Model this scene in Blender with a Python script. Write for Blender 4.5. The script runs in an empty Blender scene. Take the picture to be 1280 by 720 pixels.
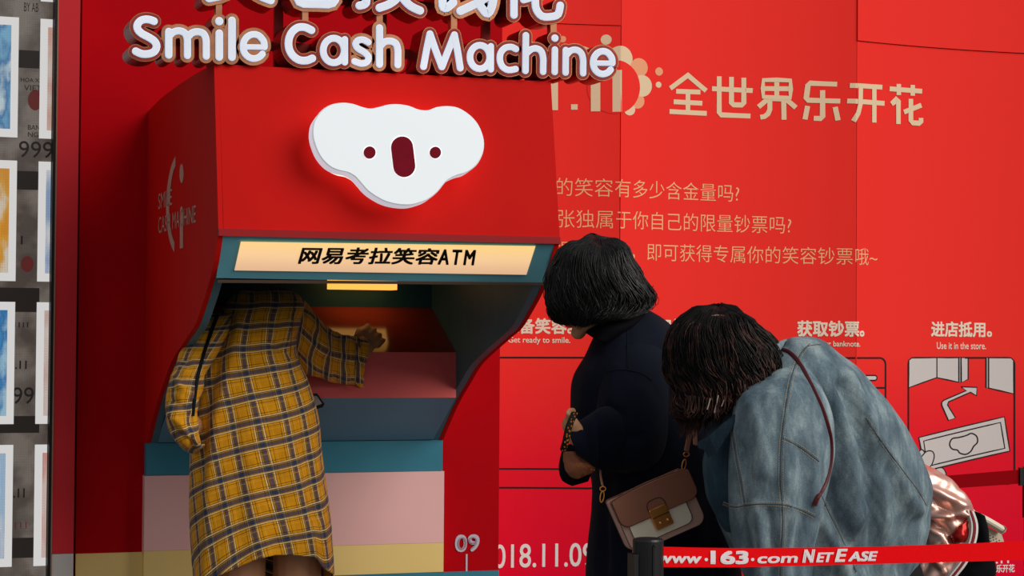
import bpy, bmesh, math, random
import numpy as np
from mathutils import Vector, Matrix, noise
from mathutils.bvhtree import BVHTree
random.seed(5)
rng = np.random.default_rng(5)
SC = bpy.context.scene
COL = SC.collection

# ------------------------------------------------------------------ camera
F = 2500.0
YAW, PIT, ROLL = math.radians(19.48), math.radians(1.45), math.radians(0.41)
DIST, CH = 6.0, 1.30
_cy, _sy, _cp, _sp = math.cos(YAW), math.sin(YAW), math.cos(PIT), math.sin(PIT)
FW = np.array([_sy*_cp, _cy*_cp, _sp])
_r = np.array([_cy, -_sy, 0.0]); _u = np.cross(_r, FW)
RT = math.cos(ROLL)*_r + math.sin(ROLL)*_u
UPV = -math.sin(ROLL)*_r + math.cos(ROLL)*_u
CAMP = np.array([0.0, -DIST, CH])
cd = bpy.data.cameras.new('camera'); cam = bpy.data.objects.new('camera', cd); COL.objects.link(cam)
cd.sensor_width = 36; cd.lens = F/1280*36; cd.clip_end = 200
cam.matrix_world = Matrix(((RT[0], UPV[0], -FW[0], CAMP[0]), (RT[1], UPV[1], -FW[1], CAMP[1]), (RT[2], UPV[2], -FW[2], CAMP[2]), (0, 0, 0, 1)))
SC.camera = cam

# ------------------------------------------------------------------ light, sky, exposure
w = bpy.data.worlds.new('World'); SC.world = w; w.use_nodes = True
bg = w.node_tree.nodes['Background']; bg.inputs[0].default_value = (0.92, 0.96, 1.0, 1); bg.inputs[1].default_value = 0.38
sd = bpy.data.lights.new('sun', 'SUN'); sd.energy = 2.65; sd.angle = math.radians(45); sd.color = (1.0, 0.95, 0.88)
sun = bpy.data.objects.new('sun', sd); COL.objects.link(sun)
_sdir = Vector((-0.56, 0.66, -0.52)).normalized()            # light travels left, towards the wall and down
sun.rotation_euler = _sdir.to_track_quat('-Z', 'Y').to_euler(); sun.location = (6, -6, 6)
SC.view_settings.view_transform = 'Standard'; SC.view_settings.look = 'None'
SC.view_settings.exposure = 0.0; SC.view_settings.gamma = 1.0; SC.view_settings.use_curve_mapping = False

# ------------------------------------------------------------------ helpers
def ray(px, py):
    return FW + RT*((px-640)/F) + UPV*((360-py)/F)
def U(px, py, Y):
    d = ray(px, py); return CAMP + d*((Y-CAMP[1])/d[1])
def UX(px, py, X):
    d = ray(px, py); return CAMP + d*((X-CAMP[0])/d[0])
def UP(px, py, p0, n):
    d = ray(px, py); return CAMP + d*(np.dot(np.array(p0)-CAMP, n)/np.dot(d, n))
def proj(P):
    q = np.asarray(P)-CAMP; z = q@FW
    return 640+F*(q@RT)/z, 360-F*(q@UPV)/z

def srgb(h):
    c = [int(h[i:i+2], 16)/255 for i in (0, 2, 4)]
    return tuple((x/12.92 if x <= .04045 else ((x+.055)/1.055)**2.4) for x in c)+(1,)

class NT:
    def __init__(s, m): s.t = m.node_tree; s.n = s.t.nodes
    def new(s, t, **k):
        n = s.n.new(t)
        for a, b in k.items(): setattr(n, a, b)
        return n
    def link(s, a, b): s.t.links.new(a, b)
    def math(s, op, a, b=None, c=None):
        n = s.new('ShaderNodeMath', operation=op)
        for i, x in enumerate((a, b, c)):
            if x is None: continue
            if isinstance(x, (int, float)): n.inputs[i].default_value = x
            else: s.link(x, n.inputs[i])
        return n.outputs[0]
    def mix(s, fac, a, b, bt='MIX'):
        n = s.new('ShaderNodeMix', data_type='RGBA', blend_type=bt)
        for sock, x in ((n.inputs[0], fac), (n.inputs[6], a), (n.inputs[7], b)):
            if isinstance(x, (int, float, tuple)): sock.default_value = x
            else: s.link(x, sock)
        return n.outputs[2]

MATS = {}
def mat(name, col='808080', rough=.5, metal=0, noise_s=0, var=0, bump=0, bscale=400, emit=None, es=0, spec=.25, col2=None, sheen=0, stretch=None):
    if name in MATS: return MATS[name]
    m = bpy.data.materials.new(name); m.use_nodes = True; t = NT(m); b = t.n['Principled BSDF']
    c = srgb(col) if isinstance(col, str) else col
    b.inputs['Base Color'].default_value = c; b.inputs['Roughness'].default_value = rough
    b.inputs['Metallic'].default_value = metal; b.inputs['Specular IOR Level'].default_value = spec
    if sheen: b.inputs['Sheen Weight'].default_value = sheen
    tc = t.new('ShaderNodeTexCoord'); vec = tc.outputs['Object']
    if stretch:
        mp = t.new('ShaderNodeMapping'); mp.inputs['Scale'].default_value = stretch; t.link(vec, mp.inputs[0]); vec = mp.outputs[0]
    if var:
        nz = t.new('ShaderNodeTexNoise'); nz.inputs['Scale'].default_value = noise_s or 6; nz.inputs['Detail'].default_value = 6
        t.link(vec, nz.inputs['Vector'])
        c2 = srgb(col2) if col2 else tuple(x*(1-var) for x in c[:3])+(1,)
        rp = t.new('ShaderNodeValToRGB'); rp.color_ramp.elements[0].position = .35; rp.color_ramp.elements[1].position = .65
        rp.color_ramp.elements[0].color = c2; rp.color_ramp.elements[1].color = c
        t.link(nz.outputs[0], rp.inputs[0]); t.link(rp.outputs[0], b.inputs['Base Color'])
    if bump:
        n2 = t.new('ShaderNodeTexNoise'); n2.inputs['Scale'].default_value = bscale; n2.inputs['Detail'].default_value = 3
        t.link(vec, n2.inputs['Vector'])
        bp = t.new('ShaderNodeBump'); bp.inputs['Strength'].default_value = bump; bp.inputs['Distance'].default_value = .002
        t.link(n2.outputs[0], bp.inputs['Height']); t.link(bp.outputs[0], b.inputs['Normal'])
    if emit:
        b.inputs['Emission Color'].default_value = srgb(emit); b.inputs['Emission Strength'].default_value = es
    MATS[name] = m; return m

def world_loc(o):
    v = Vector((0, 0, 0))
    while o: v += o.location; o = o.parent
    return v
def add(name, V, Fc, m, parent=None, loc=None, smooth=False, uv=None, mats=None, midx=None, kind=None):
    me = bpy.data.meshes.new(name)
    base = world_loc(parent) if parent else Vector((0, 0, 0))
    if parent is None and loc is not None: base = Vector(loc)
    V = np.asarray(V, float)-np.array(base)
    me.from_pydata([tuple(x) for x in V], [], [tuple(int(i) for i in f) for f in Fc])
    for mm in (mats or [m]): me.materials.append(mm)
    if midx is not None: me.polygons.foreach_set('material_index', midx)
    if smooth: me.polygons.foreach_set('use_smooth', [True]*len(me.polygons))
    if uv is not None:
        l = me.uv_layers.new(name='UVMap'); uv = np.asarray(uv, float)
        idx = np.zeros(len(me.loops), int); me.loops.foreach_get('vertex_index', idx)
        l.data.foreach_set('uv', uv[idx].ravel())
    me.update()
    o = bpy.data.objects.new(name, me); COL.objects.link(o)
    if parent: o.parent = parent
    elif loc is not None: o.location = loc
    if kind: o['kind'] = kind
    return o
def thing(name, label, cat, loc=(0, 0, 0), group=None):
    o = bpy.data.objects.new(name, None); COL.objects.link(o); o.location = tuple(float(x) for x in loc)
    o.empty_display_size = .1
    o['label'] = label; o['category'] = cat
    if group: o['group'] = group
    return o

class G:
    """vertex / face collector"""
    def __init__(s): s.V = []; s.F = []; s.M = []
    def add(s, V, Fc, mi=0):
        o = len(s.V); s.V += [tuple(map(float, v)) for v in V]; s.F += [tuple(o+i for i in f) for f in Fc]; s.M += [mi]*len(Fc); return s
    def box(s, x0, x1, y0, y1, z0, z1, mi=0):
        V = [(x, y, z) for x in (x0, x1) for y in (y0, y1) for z in (z0, z1)]
        return s.add(V, [(0, 1, 3, 2), (4, 6, 7, 5), (0, 4, 5, 1), (2, 3, 7, 6), (0, 2, 6, 4), (1, 5, 7, 3)], mi)
    def hexa(s, A, B, mi=0):
        """A,B: 4-corner loops"""
        return s.add(list(A)+list(B), [(0, 1, 2, 3), (7, 6, 5, 4)]+[(i, 4+i, 4+(i+1) % 4, (i+1) % 4) for i in range(4)], mi)
    def prism(s, A, B, mi=0, caps=True):
        n = len(A); f = [(i, n+i, n+(i+1) % n, (i+1) % n) for i in range(n)]
        if caps: f += [tuple(range(n)), tuple(range(2*n-1, n-1, -1))]
        return s.add(list(A)+list(B), f, mi)
    def tube(s, P, r, n=8, mi=0, caps=True, flat=1.0, up=None):
        P = [np.array(p, float) for p in P]; m = len(P)
        R = r if hasattr(r, '__len__') else [r]*m
        V = []; prev = None
        for i, p in enumerate(P):
            t = P[min(i+1, m-1)]-P[max(i-1, 0)]; t = t/(np.linalg.norm(t)+1e-12)
            if up is not None: a = np.array(up, float)
            elif prev is None: a = np.array([0, 0, 1.]) if abs(t[2]) < .9 else np.array([1., 0, 0])
            else: a = prev
            a = a-t*np.dot(a, t); a /= np.linalg.norm(a)+1e-12; prev = a; b = np.cross(t, a)
            for k in range(n):
                th = 2*math.pi*k/n; V.append(p+R[i]*(math.cos(th)*a*flat+math.sin(th)*b))
        f = [(i*n+k, i*n+(k+1) % n, (i+1)*n+(k+1) % n, (i+1)*n+k) for i in range(m-1) for k in range(n)]
        if caps: f += [tuple(range(n-1, -1, -1)), tuple((m-1)*n+k for k in range(n))]
        return s.add(V, f, mi)
    def sphere(s, c, r, nu=16, nv=10, mi=0, rot=None):
        c = np.array(c); r = np.array(r if hasattr(r, '__len__') else (r, r, r), float); V = []
        for i in range(nv+1):
            ph = math.pi*i/nv
            for k in range(nu):
                th = 2*math.pi*k/nu; p = np.array([math.sin(ph)*math.cos(th), math.sin(ph)*math.sin(th), math.cos(ph)])*r
                if rot is not None: p = rot@p
                V.append(c+p)
        f = [(i*nu+k, (i+1)*nu+k, (i+1)*nu+(k+1) % nu, i*nu+(k+1) % nu) for i in range(nv) for k in range(nu)]
        return s.add(V, f, mi)
    def put(s, name, m, parent=None, **k):
        if isinstance(m, list): return add(name, s.V, s.F, None, parent, mats=m, midx=s.M, **k)
        return add(name, s.V, s.F, m, parent, **k)

def cr(P, n, closed=False):
    """Catmull-Rom resample of a list of vectors, n points per span"""
    P = [np.array(p, float) for p in P]; m = len(P); out = []
    if m < 3 and not closed:
        return [P[0]*(1-t)+P[1]*t for t in np.linspace(0, 1, n+1)]
    sp = m if closed else m-1
    for i in range(sp):
        if closed: a, b, c, d = P[(i-1) % m], P[i], P[(i+1) % m], P[(i+2) % m]
        else: a, b, c, d = P[max(i-1, 0)], P[i], P[i+1], P[min(i+2, m-1)]
        for j in range(n):
            t = j/n
            out.append(.5*((2*b)+(-a+c)*t+(2*a-5*b+4*c-d)*t*t+(-a+3*b-3*c+d)*t**3))
    if not closed: out.append(P[-1])
    return out

def stroke(P, r, closed=False, capn=8, round_cap=True, r_list=None):
    """2-D thick stroke -> list of convex polygons strips (verts, faces, boundary loops)"""
    P = [np.array(p, float) for p in P]; m = len(P)
    L = []; Rr = []
    for i in range(m):
        if closed: t = P[(i+1) % m]-P[(i-1) % m]
        else: t = P[min(i+1, m-1)]-P[max(i-1, 0)]
        t = t/(np.linalg.norm(t)+1e-9); nn = np.array([-t[1], t[0]])
        rr = r
        if not closed and 0 < i < m-1:
            a = P[i]-P[i-1]; b = P[i+1]-P[i]; a = a/np.linalg.norm(a); b = b/np.linalg.norm(b)
            rr = r/max(.5, math.sqrt(max(0, (1+a@b)/2)))
        L.append(P[i]+nn*rr); Rr.append(P[i]-nn*rr)
    if closed:
        V = L+Rr; f = [(i, (i+1) % m, m+(i+1) % m, m+i) for i in range(m)]
        return V, f, [list(range(m)), list(range(2*m-1, m-1, -1))]
    V = L+Rr; f = [(i, i+1, m+i+1, m+i) for i in range(m-1)]
    loop = list(range(m))
    if round_cap:
        for end in (1, 0):
            c = P[-1] if end else P[0]
            t = (P[-1]-P[-2]) if end else (P[0]-P[1]); t = t/np.linalg.norm(t); nn = np.array([-t[1], t[0]])
            s0 = len(V)
            for k in range(1, capn):
                a = math.pi*k/capn; V.append(c+r*(nn*math.cos(a)+t*math.sin(a)))
            ids = list(range(s0, s0+capn-1))
            if end:
                f.append(tuple([m-1]+ids+[2*m-1])); loop += ids+list(range(2*m-1, m-1, -1))
            else:
                f.append(tuple([m]+ids+[0])); loop += ids
    else: loop += list(range(2*m-1, m-1, -1))
    return V, f, [loop]

def extr(g, V2, F2, loops, mp, d0, d1, mi=0, back=False):
    """map 2-D verts by mp(x,y,d); front at d0, walls to d1"""
    n = len(V2)
    V = [mp(v[0], v[1], d0) for v in V2]
    Fc = list(F2)
    if d1 is not None:
        V += [mp(v[0], v[1], d1) for v in V2]
        for lp in loops:
            for i in range(len(lp)):
                a, b = lp[i], lp[(i+1) % len(lp)]; Fc.append((a, b, n+b, n+a))
        if back: Fc += [tuple(n+i for i in reversed(f)) for f in F2]
    g.add(V, Fc, mi)

def text2d(s, bold=0.0, shear=0.0, spacing=1.0):
    cu = bpy.data.curves.new('t', 'FONT'); cu.body = s; cu.size = 1; cu.offset = bold; cu.shear = shear; cu.resolution_u = 4
    cu.space_character = spacing
    o = bpy.data.objects.new('t', cu); COL.objects.link(o)
    dg = bpy.context.evaluated_depsgraph_get(); dg.update()
    me = bpy.data.meshes.new_from_object(o.evaluated_get(dg))
    V = np.array([tuple(v.co)[:2] for v in me.vertices]); Fc = [tuple(p.vertices) for p in me.polygons]
    bpy.data.objects.remove(o); bpy.data.curves.remove(cu); bpy.data.meshes.remove(me)
    V = V-V.min(0); V = V/V.max(0)
    return V, Fc

# ------------------------------------------------------------------ materials
RED_BOARD = mat('red_board_paint', 'AE000C', .65, spec=.05, noise_s=3, var=.10, bump=.05, bscale=90)
RED_HOOD = mat('red_hood_paint', 'C4140F', .6, spec=.05, noise_s=4, var=.08, bump=.05, bscale=120)
TEAL = mat('teal_paint', '377A8E', .38, noise_s=5, var=.12, bump=.04, bscale=60)
TEALD = mat('teal_inside_paint', '4A7484', .45, noise_s=7, var=.25, stretch=(1, 1, .15), bump=.04)
PINK = mat('pink_board_paint', 'E6B2AE', .6, noise_s=2.5, var=.06, bump=.03)
PINKR = mat('rose_shelf_paint', 'D85A58', .45, noise_s=4, var=.08)
YEL = mat('yellow_board_paint', 'E8C87E', .55, noise_s=3, var=.07)
DARKLINE = mat('printed_black', '120A0C', .7)
CREAM = mat('printed_beige', 'E3C9A4', .7)
PEACH = mat('printed_peach', 'EBA076', .7)
TXT = mat('printed_pale_orange', 'F0B482', .7)
CAPW = mat('printed_off_white', 'E8D8C2', .7)
PRGREY = mat('printed_light_grey', 'CBC3C0', .7)
PRGREYD = mat('printed_mid_grey', 'A9A19E', .7)
WHITEP = mat('printed_white', 'E6DEDC', .7)

# ================================================================== SETTING
# ground
g = G(); g.box(-12, 16, -14, 2.0, -.05, 0)
fl = g.put('floor', mat('paving', '77716C', .8, noise_s=3, var=.25, bump=.3, bscale=80)); fl['kind'] = 'structure'

# mural wall: panels bowed a little between their frames
YM = 0.07
def xw(px): return U(px, 300, YM)[0]
SEAM = [xw(480), xw(775), xw(1070.5), xw(1378), xw(1700)]
SAG = .05
def bow(X, Z):
    for a, b in zip(SEAM[:-1], SEAM[1:]):
        if a <= X <= b:
            t = (X-a)/(b-a); return SAG*4*t*(1-t)
    return 0
def mural_mat():
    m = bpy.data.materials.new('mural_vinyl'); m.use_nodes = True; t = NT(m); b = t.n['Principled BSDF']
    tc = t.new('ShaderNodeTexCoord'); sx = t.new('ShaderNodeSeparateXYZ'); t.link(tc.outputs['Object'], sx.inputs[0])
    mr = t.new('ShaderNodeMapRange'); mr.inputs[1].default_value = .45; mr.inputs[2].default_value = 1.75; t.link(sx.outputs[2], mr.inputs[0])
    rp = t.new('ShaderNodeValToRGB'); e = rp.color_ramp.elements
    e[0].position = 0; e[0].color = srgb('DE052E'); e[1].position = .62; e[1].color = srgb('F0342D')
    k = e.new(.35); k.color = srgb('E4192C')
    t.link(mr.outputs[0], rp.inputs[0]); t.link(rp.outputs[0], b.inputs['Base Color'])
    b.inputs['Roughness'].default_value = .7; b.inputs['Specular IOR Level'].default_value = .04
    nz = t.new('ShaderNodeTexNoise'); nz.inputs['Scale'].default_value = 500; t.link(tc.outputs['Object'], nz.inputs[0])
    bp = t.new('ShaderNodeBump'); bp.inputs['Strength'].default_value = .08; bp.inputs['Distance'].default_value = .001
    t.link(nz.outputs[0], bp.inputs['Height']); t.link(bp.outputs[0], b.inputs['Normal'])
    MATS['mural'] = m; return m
MURAL = mural_mat()
g = G(); g.box(-3.2, SEAM[-1], YM+.10, YM+.2, 0, 3.4)
wall = g.put('wall_back', mat('wall_backing', '5A1518', .8)); wall['kind'] = 'structure'
def panel(x0, x1, z0, z1, yo, name='panel'):
    nx, nz = 36, 3; V = []
    for j in range(nz+1):
        for i in range(nx+1):
            X = x0+(x1-x0)*i/nx; Z = z0+(z1-z0)*j/nz
            V.append((X, YM+bow(min(max(X, x0+1e-6), x1-1e-6), Z)+yo, Z))
    f = [(j*(nx+1)+i, j*(nx+1)+i+1, (j+1)*(nx+1)+i+1, (j+1)*(nx+1)+i) for j in range(nz) for i in range(nx)]
    n = len(V); V2 = [(v[0], YM+.10, v[2]) for v in V]
    edge = [i for i in range(nx+1)]+[(j)*(nx+1)+nx for j in range(1, nz+1)]+[nz*(nx+1)+i for i in range(nx-1, -1, -1)]+[j*(nx+1) for j in range(nz-1, 0, -1)]
    Vall = V+V2+V; f += [(2*n+edge[(k+1) % len(edge)], 2*n+edge[k], n+edge[k], n+edge[(k+1) % len(edge)]) for k in range(len(edge))]
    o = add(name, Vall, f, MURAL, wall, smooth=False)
    for p in o.data.polygons[:nz*nx]: p.use_smooth = True
    return o
ZL = U(720, 28.5, YM)[2]; ZR = U(1150, 56, YM)[2]
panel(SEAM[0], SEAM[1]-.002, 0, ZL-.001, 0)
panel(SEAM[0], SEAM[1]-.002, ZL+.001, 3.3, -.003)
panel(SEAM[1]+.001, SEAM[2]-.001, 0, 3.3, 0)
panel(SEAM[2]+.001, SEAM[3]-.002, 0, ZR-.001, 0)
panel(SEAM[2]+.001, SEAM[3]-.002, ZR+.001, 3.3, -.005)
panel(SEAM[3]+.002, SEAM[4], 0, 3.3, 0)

def MP(px, py, off):            # a printed point on the bowed mural
    p = U(px, py, YM)
    return (p[0], -off*.22, p[2])
def M3(X, Z, off): return (X, -off*.22, Z)
def wall_text(g, s, x0, x1, yt, yb, bold=0, off=.0035, plane=None, mi=0, shear=0, spacing=1.0):
    """text whose ink spans px x0..x1; yt,yb = ink top/bottom in px at its left end"""
    V, Fc = text2d(s, min(bold, 0), shear, spacing)
    A = U(x0, yb, YM if plane is None else plane); B = U(x1, yb, YM if plane is None else plane); T = U(x0, yt, YM if plane is None else plane)
    X = A[0]+V[:, 0]*(B[0]-A[0]); Z = A[2]+V[:, 1]*(T[2]-A[2])
    e = bold*(T[2]-A[2])
    for k, (sx, sz) in enumerate(((0, 0), (e, e), (-e, e), (e, -e), (-e, -e)) if bold > 0 else ((0, 0),)):
        if plane is None: P = [M3(x+sx, z+sz, off+.0003*k) for x, z in zip(X, Z)]
        else: P = [(x+sx, plane-off-.0001*k, z+sz) for x, z in zip(X, Z)]
        g.add(P, Fc, mi)
def printed(name, m, build, parent=wall):
    g = G(); build(g); o = g.put(name, m, parent); me = o.data
    bm = bmesh.new(); bm.from_mesh(me)
    xs = [v.co.x for v in bm.verts]; x = math.floor(min(xs)/.035)*.035+.035
    while x < max(xs):
        bmesh.ops.bisect_plane(bm, geom=bm.verts[:]+bm.edges[:]+bm.faces[:], plane_co=(x, 0, 0), plane_no=(1, 0, 0)); x += .035
    for v in bm.verts: v.co.y += YM+bow(v.co.x, v.co.z)
    bm.to_mesh(me); bm.free(); return o

# slogan rows
def f(g):
    wall_text(g, '你的笑容有多少含金量吗?', 675, 932, 220, 243, -.006)
    wall_text(g, '一张独属于你自己的限量钞票吗?', 678, 995.5, 260, 283, -.006)
    wall_text(g, '按提示操作，即可获得专属你的笑容钞票哦~', 675, 1099.5, 300, 323, -.006)
printed('slogan_lettering', TXT, f)

# big headline, drawn stroke by stroke
def wl(g, pts, wd, off=.004, closed=False, smooth=0, mi=0, cap=False):
    P = cr(pts, smooth, closed) if smooth else [np.array(p, float) for p in pts]
    if not smooth and not closed:      # densify so the line follows the bow
        Q = []
        for a, b in zip(P[:-1], P[1:]):
            k = max(1, int(np.linalg.norm(b-a)/14)); Q += [a+(b-a)*i/k for i in range(k)]
        P = Q+[P[-1]]
    if closed and not smooth:
        Q = []
        for a, b in zip(P, P[1:]+P[:1]):
            k = max(1, int(np.linalg.norm(b-a)/14)); Q += [a+(b-a)*i/k for i in range(k)]
        P = Q
    V, Fc, lp = stroke(P, wd/2, closed, round_cap=cap)
    g.add([MP(v[0], v[1], off) for v in V], Fc, mi)
def C8(x0, y0, pts, s=8): return [(x0+a/s, y0+b/s) for a, b in pts]
def head(g):
    c4 = lambda p: C8(640, 0, p, 4); d8 = lambda p: C8(930, 80, p); e4 = lambda p: C8(960, 0, p, 4)
    k = 0
    for p in [c4([(812, 436), (905, 369), (1000, 446)]), c4([(843, 450), (970, 453)]), c4([(830, 503), (980, 509)]), c4([(808, 552), (1003, 560)]), c4([(905, 452), (905, 556)]),
              c4([(1030, 435), (1235, 445)]), c4([(1067, 373), (1067, 556), (1076, 567), (1224, 573)]), c4([(1129, 376), (1129, 508), (1138, 516), (1182, 517), (1191, 508), (1191, 380)]),
              d8([(300, 335), (207, 415)]), d8([(318, 340), (318, 440), (300, 485), (265, 512), (225, 518)]), d8([(452, 350), (455, 545)]), d8([(470, 335), (568, 425)]), d8([(385, 150), (385, 330)]), d8([(250, 230), (520, 235)]), d8([(300, 330), (480, 340)]),
              d8([(950, 198), (700, 182), (682, 200), (665, 335), (680, 352), (978, 368)]), d8([(817, 255), (817, 520), (800, 538), (735, 535)]), d8([(678, 410), (653, 545)]), d8([(932, 425), (958, 560)]),
              e4([(412, 427), (585, 433)]), e4([(400, 504), (597, 514)]), e4([(466, 430), (464, 520), (452, 565), (428, 606)]), e4([(541, 432), (541, 611)]),
              e4([(625, 440), (800, 450)]), e4([(675, 415), (675, 471)]), e4([(750, 419), (750, 473)]), e4([(635, 516), (666, 492), (673, 500), (673, 616)]), e4([(740, 489), (740, 598), (750, 609), (785, 611), (794, 602), (794, 584)]), e4([(703, 556), (796, 520)])]:
        wl(g, p, 6.0, .004+.00012*k); k += 1
    b = d8([(255, 145), (385, 143), (515, 152), (518, 240), (512, 325), (385, 322), (255, 313), (250, 230)])
    wl(g, b, 5.6, .0076, closed=True)
printed('slogan_headline', CREAM, head)

# event badge: scalloped sun with bars and dots
def disc(g, cx, cy, rx, ry, off, mi=0, n=40, a0=0, a1=360):
    P = [(cx+rx*math.cos(math.radians(a0+(a1-a0)*i/n)), cy+ry*math.sin(math.radians(a0+(a1-a0)*i/n))) for i in range(n)]
    g.add([MP(x, y, off) for x, y in P], [tuple(range(n))], mi)
def badge(g):
    c6 = lambda x, y: (680+x/6, 40+y/6)
    for (x, y, r, m_, o) in [(575, 200, 97, 0, .0035), (725, 263, 71, 1, .0040), (748, 400, 82, 0, .0045), (712, 515, 57, 1, .0038), (648, 578, 46, 0, .0042), (300, 195, 97, 0, .0035), (160, 260, 71, 1, .0039), (475, 54, 38, 0, .0035), (170, 42, 24, 1, .0035), (888, 289, 31, 1, .0035), (884, 388, 23, 0, .0035)]:
        X, Y = c6(x, y); disc(g, X, Y, r/6, r/6, o, m_)
    X, Y = c6(538, 411); disc(g, X, Y, 195/6, 200/6, .0055, 2, 64)
    for (x0, y0, x1, y1) in [(70, 160, 135, 577), (228, 535, 275, 576), (368, 220, 434, 591), (518, 285, 583, 597), (-90, 160, -25, 570)]:
        A = c6(x0, y0); B = c6(x1, y1)
        g.add([MP(*c, .0068) for c in ((A[0], B[1]), (B[0], B[1]), (B[0], A[1]), (A[0], A[1]))], [(0, 1, 2, 3)], 0)
printed('event_badge', [CREAM, PEACH, MURAL], badge)

def caps(g):
    wall_text(g, '准备笑容。', 636, 720, 397.5, 416.5, .03)
    wall_text(g, '使用笑容。', 805, 893, 398.5, 418, .03)
    wall_text(g, '获取钞票。', 1003, 1081, 401, 420, .03)
    wall_text(g, '进店抵用。', 1172.5, 1249, 402, 420.5, .03)
    wall_text(g, 'Get ready to smile.', 641.5, 717, 421, 430.5, .012)
    wall_text(g, 'Get your banknote.', 1012, 1075.5, 426, 435, .012)
    wall_text(g, 'Use it in the store.', 1179.5, 1242, 427.8, 436.3, .012)
printed('step_caption', CAPW, caps)
def rrect(x0, y0, x1, y1, r, n=5):
    P = []
    for cx, cy, a in ((x1-r, y0+r, -90), (x1-r, y1-r, 0), (x0+r, y1-r, 90), (x0+r, y0+r, 180)):
        for i in range(n+1):
            t = math.radians(a+90*i/n); P.append((cx+r*math.cos(t), cy+r*math.sin(t)))
    return P
def frames(g):
    for x0, x1, y1 in ((612, 748, 611), (792, 929, 609.5), (975, 1111, 608), (1142, 1277, 606)):
        wl(g, rrect(x0, 447.5 if x0 > 900 else 447.2, x1, y1, 8), 2.2, .0035, closed=True)
    wl(g, [(613, 587.3), (747, 587)], 2, .0037)
printed('step_picture_frame', DARKLINE, frames)
# step 3: machine front with a slot
def pic3(g):
    wl(g, [(977, 485), (1111, 485)], 2.2, .0036, mi=1)
    wl(g, [(985, 472.5), (1096, 472.5)], 8, .0037, cap=True, mi=1); wl(g, [(985, 472.5), (1096, 472.5)], 4.4, .0046, cap=True, mi=0)
    for yy in (512,):
        wl(g, [(995, yy), (1110, yy)], 8, .0037, mi=1); wl(g, [(995, yy), (1110, yy)], 4.6, .0046, mi=0)
printed('step_picture', [PRGREY, DARKLINE], pic3)
def pic4(g):
    k = lambda P: [(1130+a/3.787, 430+b/3.787) for a, b in P]
    def poly(P, mi, off, outline=True):
        P = k(P); g.add([MP(x, y, off) for x, y in P], [tuple(range(len(P)))], mi)
        if outline: wl(g, P, 1.6, off+.0012, closed=True, mi=2)
    poly([(47, 78), (62, 66), (188, 66), (188, 160), (47, 208)], 0, .0036)
    poly([(188, 66), (295, 66), (295, 182), (188, 160)], 0, .0036)
    poly([(295, 66), (306, 66), (306, 183), (295, 182)], 1, .0036)
    poly([(306, 66), (340, 66), (340, 168), (308, 183)], 0, .0036)
    poly([(425, 66), (437, 66), (437, 210), (425, 208)], 1, .0036)
    poly([(437, 66), (540, 66), (553, 78), (553, 237), (437, 210)], 0, .0036)
    poly([(245, 364), (212, 292), (212, 278), (222, 268), (332, 222), (306, 204), (382, 207), (380, 246), (352, 230), (245, 276), (240, 290), (279, 352)], 0, .0038)
    poly([(98, 445), (510, 347), (535, 510), (130, 605)], 0, .0052)
    P = k([(122, 462), (492, 374), (512, 497), (140, 583)]); wl(g, P, 1.6, .0066, closed=True, mi=2)
    bl = cr(k([(250, 478), (262, 452), (292, 446), (318, 440), (336, 434), (356, 426), (380, 440), (384, 468), (366, 488), (352, 512), (328, 526), (300, 520), (288, 506), (262, 500)]), 4, True)
    wl(g, bl, 1.8, .0066, closed=True, mi=2)
    for P, o in (([(75, 572), (90, 530), (108, 503), (128, 520), (150, 600), (120, 624), (85, 605)], .0070), ([(88, 572), (118, 528), (140, 510), (165, 512), (174, 535), (162, 575), (140, 600), (178, 625), (120, 630)], .0084), ([(178, 598), (215, 590), (232, 625), (182, 628)], .0070)):
        Q = cr(k(P), 3, True); g.add([MP(x, y, o) for x, y in Q], [tuple(range(len(Q)))], 0); wl(g, Q, 1.5, o+.001, closed=True, mi=2)
printed('step_picture', [PRGREY, PRGREYD, DARKLINE], pic4)
def datep(g):
    wall_text(g, '2018.11.09', 608, 745, 683.5, 713, .01)
    wall_text(g, '11.11', 1241, 1270, 697.5, 706.5, .035)
    wall_text(g, '全世界乐开花', 1232, 1277, 708.5, 718.5, .02)
printed('date_lettering', WHITEP, datep)

# backboard the machine is built into
XBL = U(98, 400, 0)[0]; XBR = U(624.5, 500, 0)[0]
g = G(); g.box(XBL, XBR, 0, .12, 0, 3.2)
bb = g.put('trim_1', RED_BOARD); bb['kind'] = 'structure'
zt = U(300, 688, 0)[2]
XML = U(180.5, 555, 0)[0]; XMR = U(549.5, 549, 0)[0]
# painted boards on it (left yellow, right teal)
zy = U(135, 691.5, -.01)[2]
g = G(); g.box(XBL, XML-.001, -.006, .0, 0, zy); g.put('yellow_board', YEL, bb)
zr = U(597, 714, -.01)[2]
g = G(); g.box(XMR+.002, XBR, -.006, 0, 0, zr); g.put('teal_board', TEAL, bb)
g = G(); wall_text(g, '09', 569, 598.5, 669, 689.5, .03, plane=0.0, off=.002)
g.add([(U(582, 692.5, 0)[0], -.002, z) for z in (zr, U(583, 692.5, 0)[2])]+[(U(584.2, 692.5, 0)[0], -.002, z) for z in (U(583, 692.5, 0)[2], zr)], [(0, 1, 2, 3)])
g.put('date_number', mat('printed_cool_grey', 'B7AFBC', .7), bb)
g = G(); wall_text(g, '09', 571.5, 596, 671.5, 687, -.012, plane=0.0, off=.004); g.put('date_number', mat('printed_red_grey', '9A7F8E', .7), bb)

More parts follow.
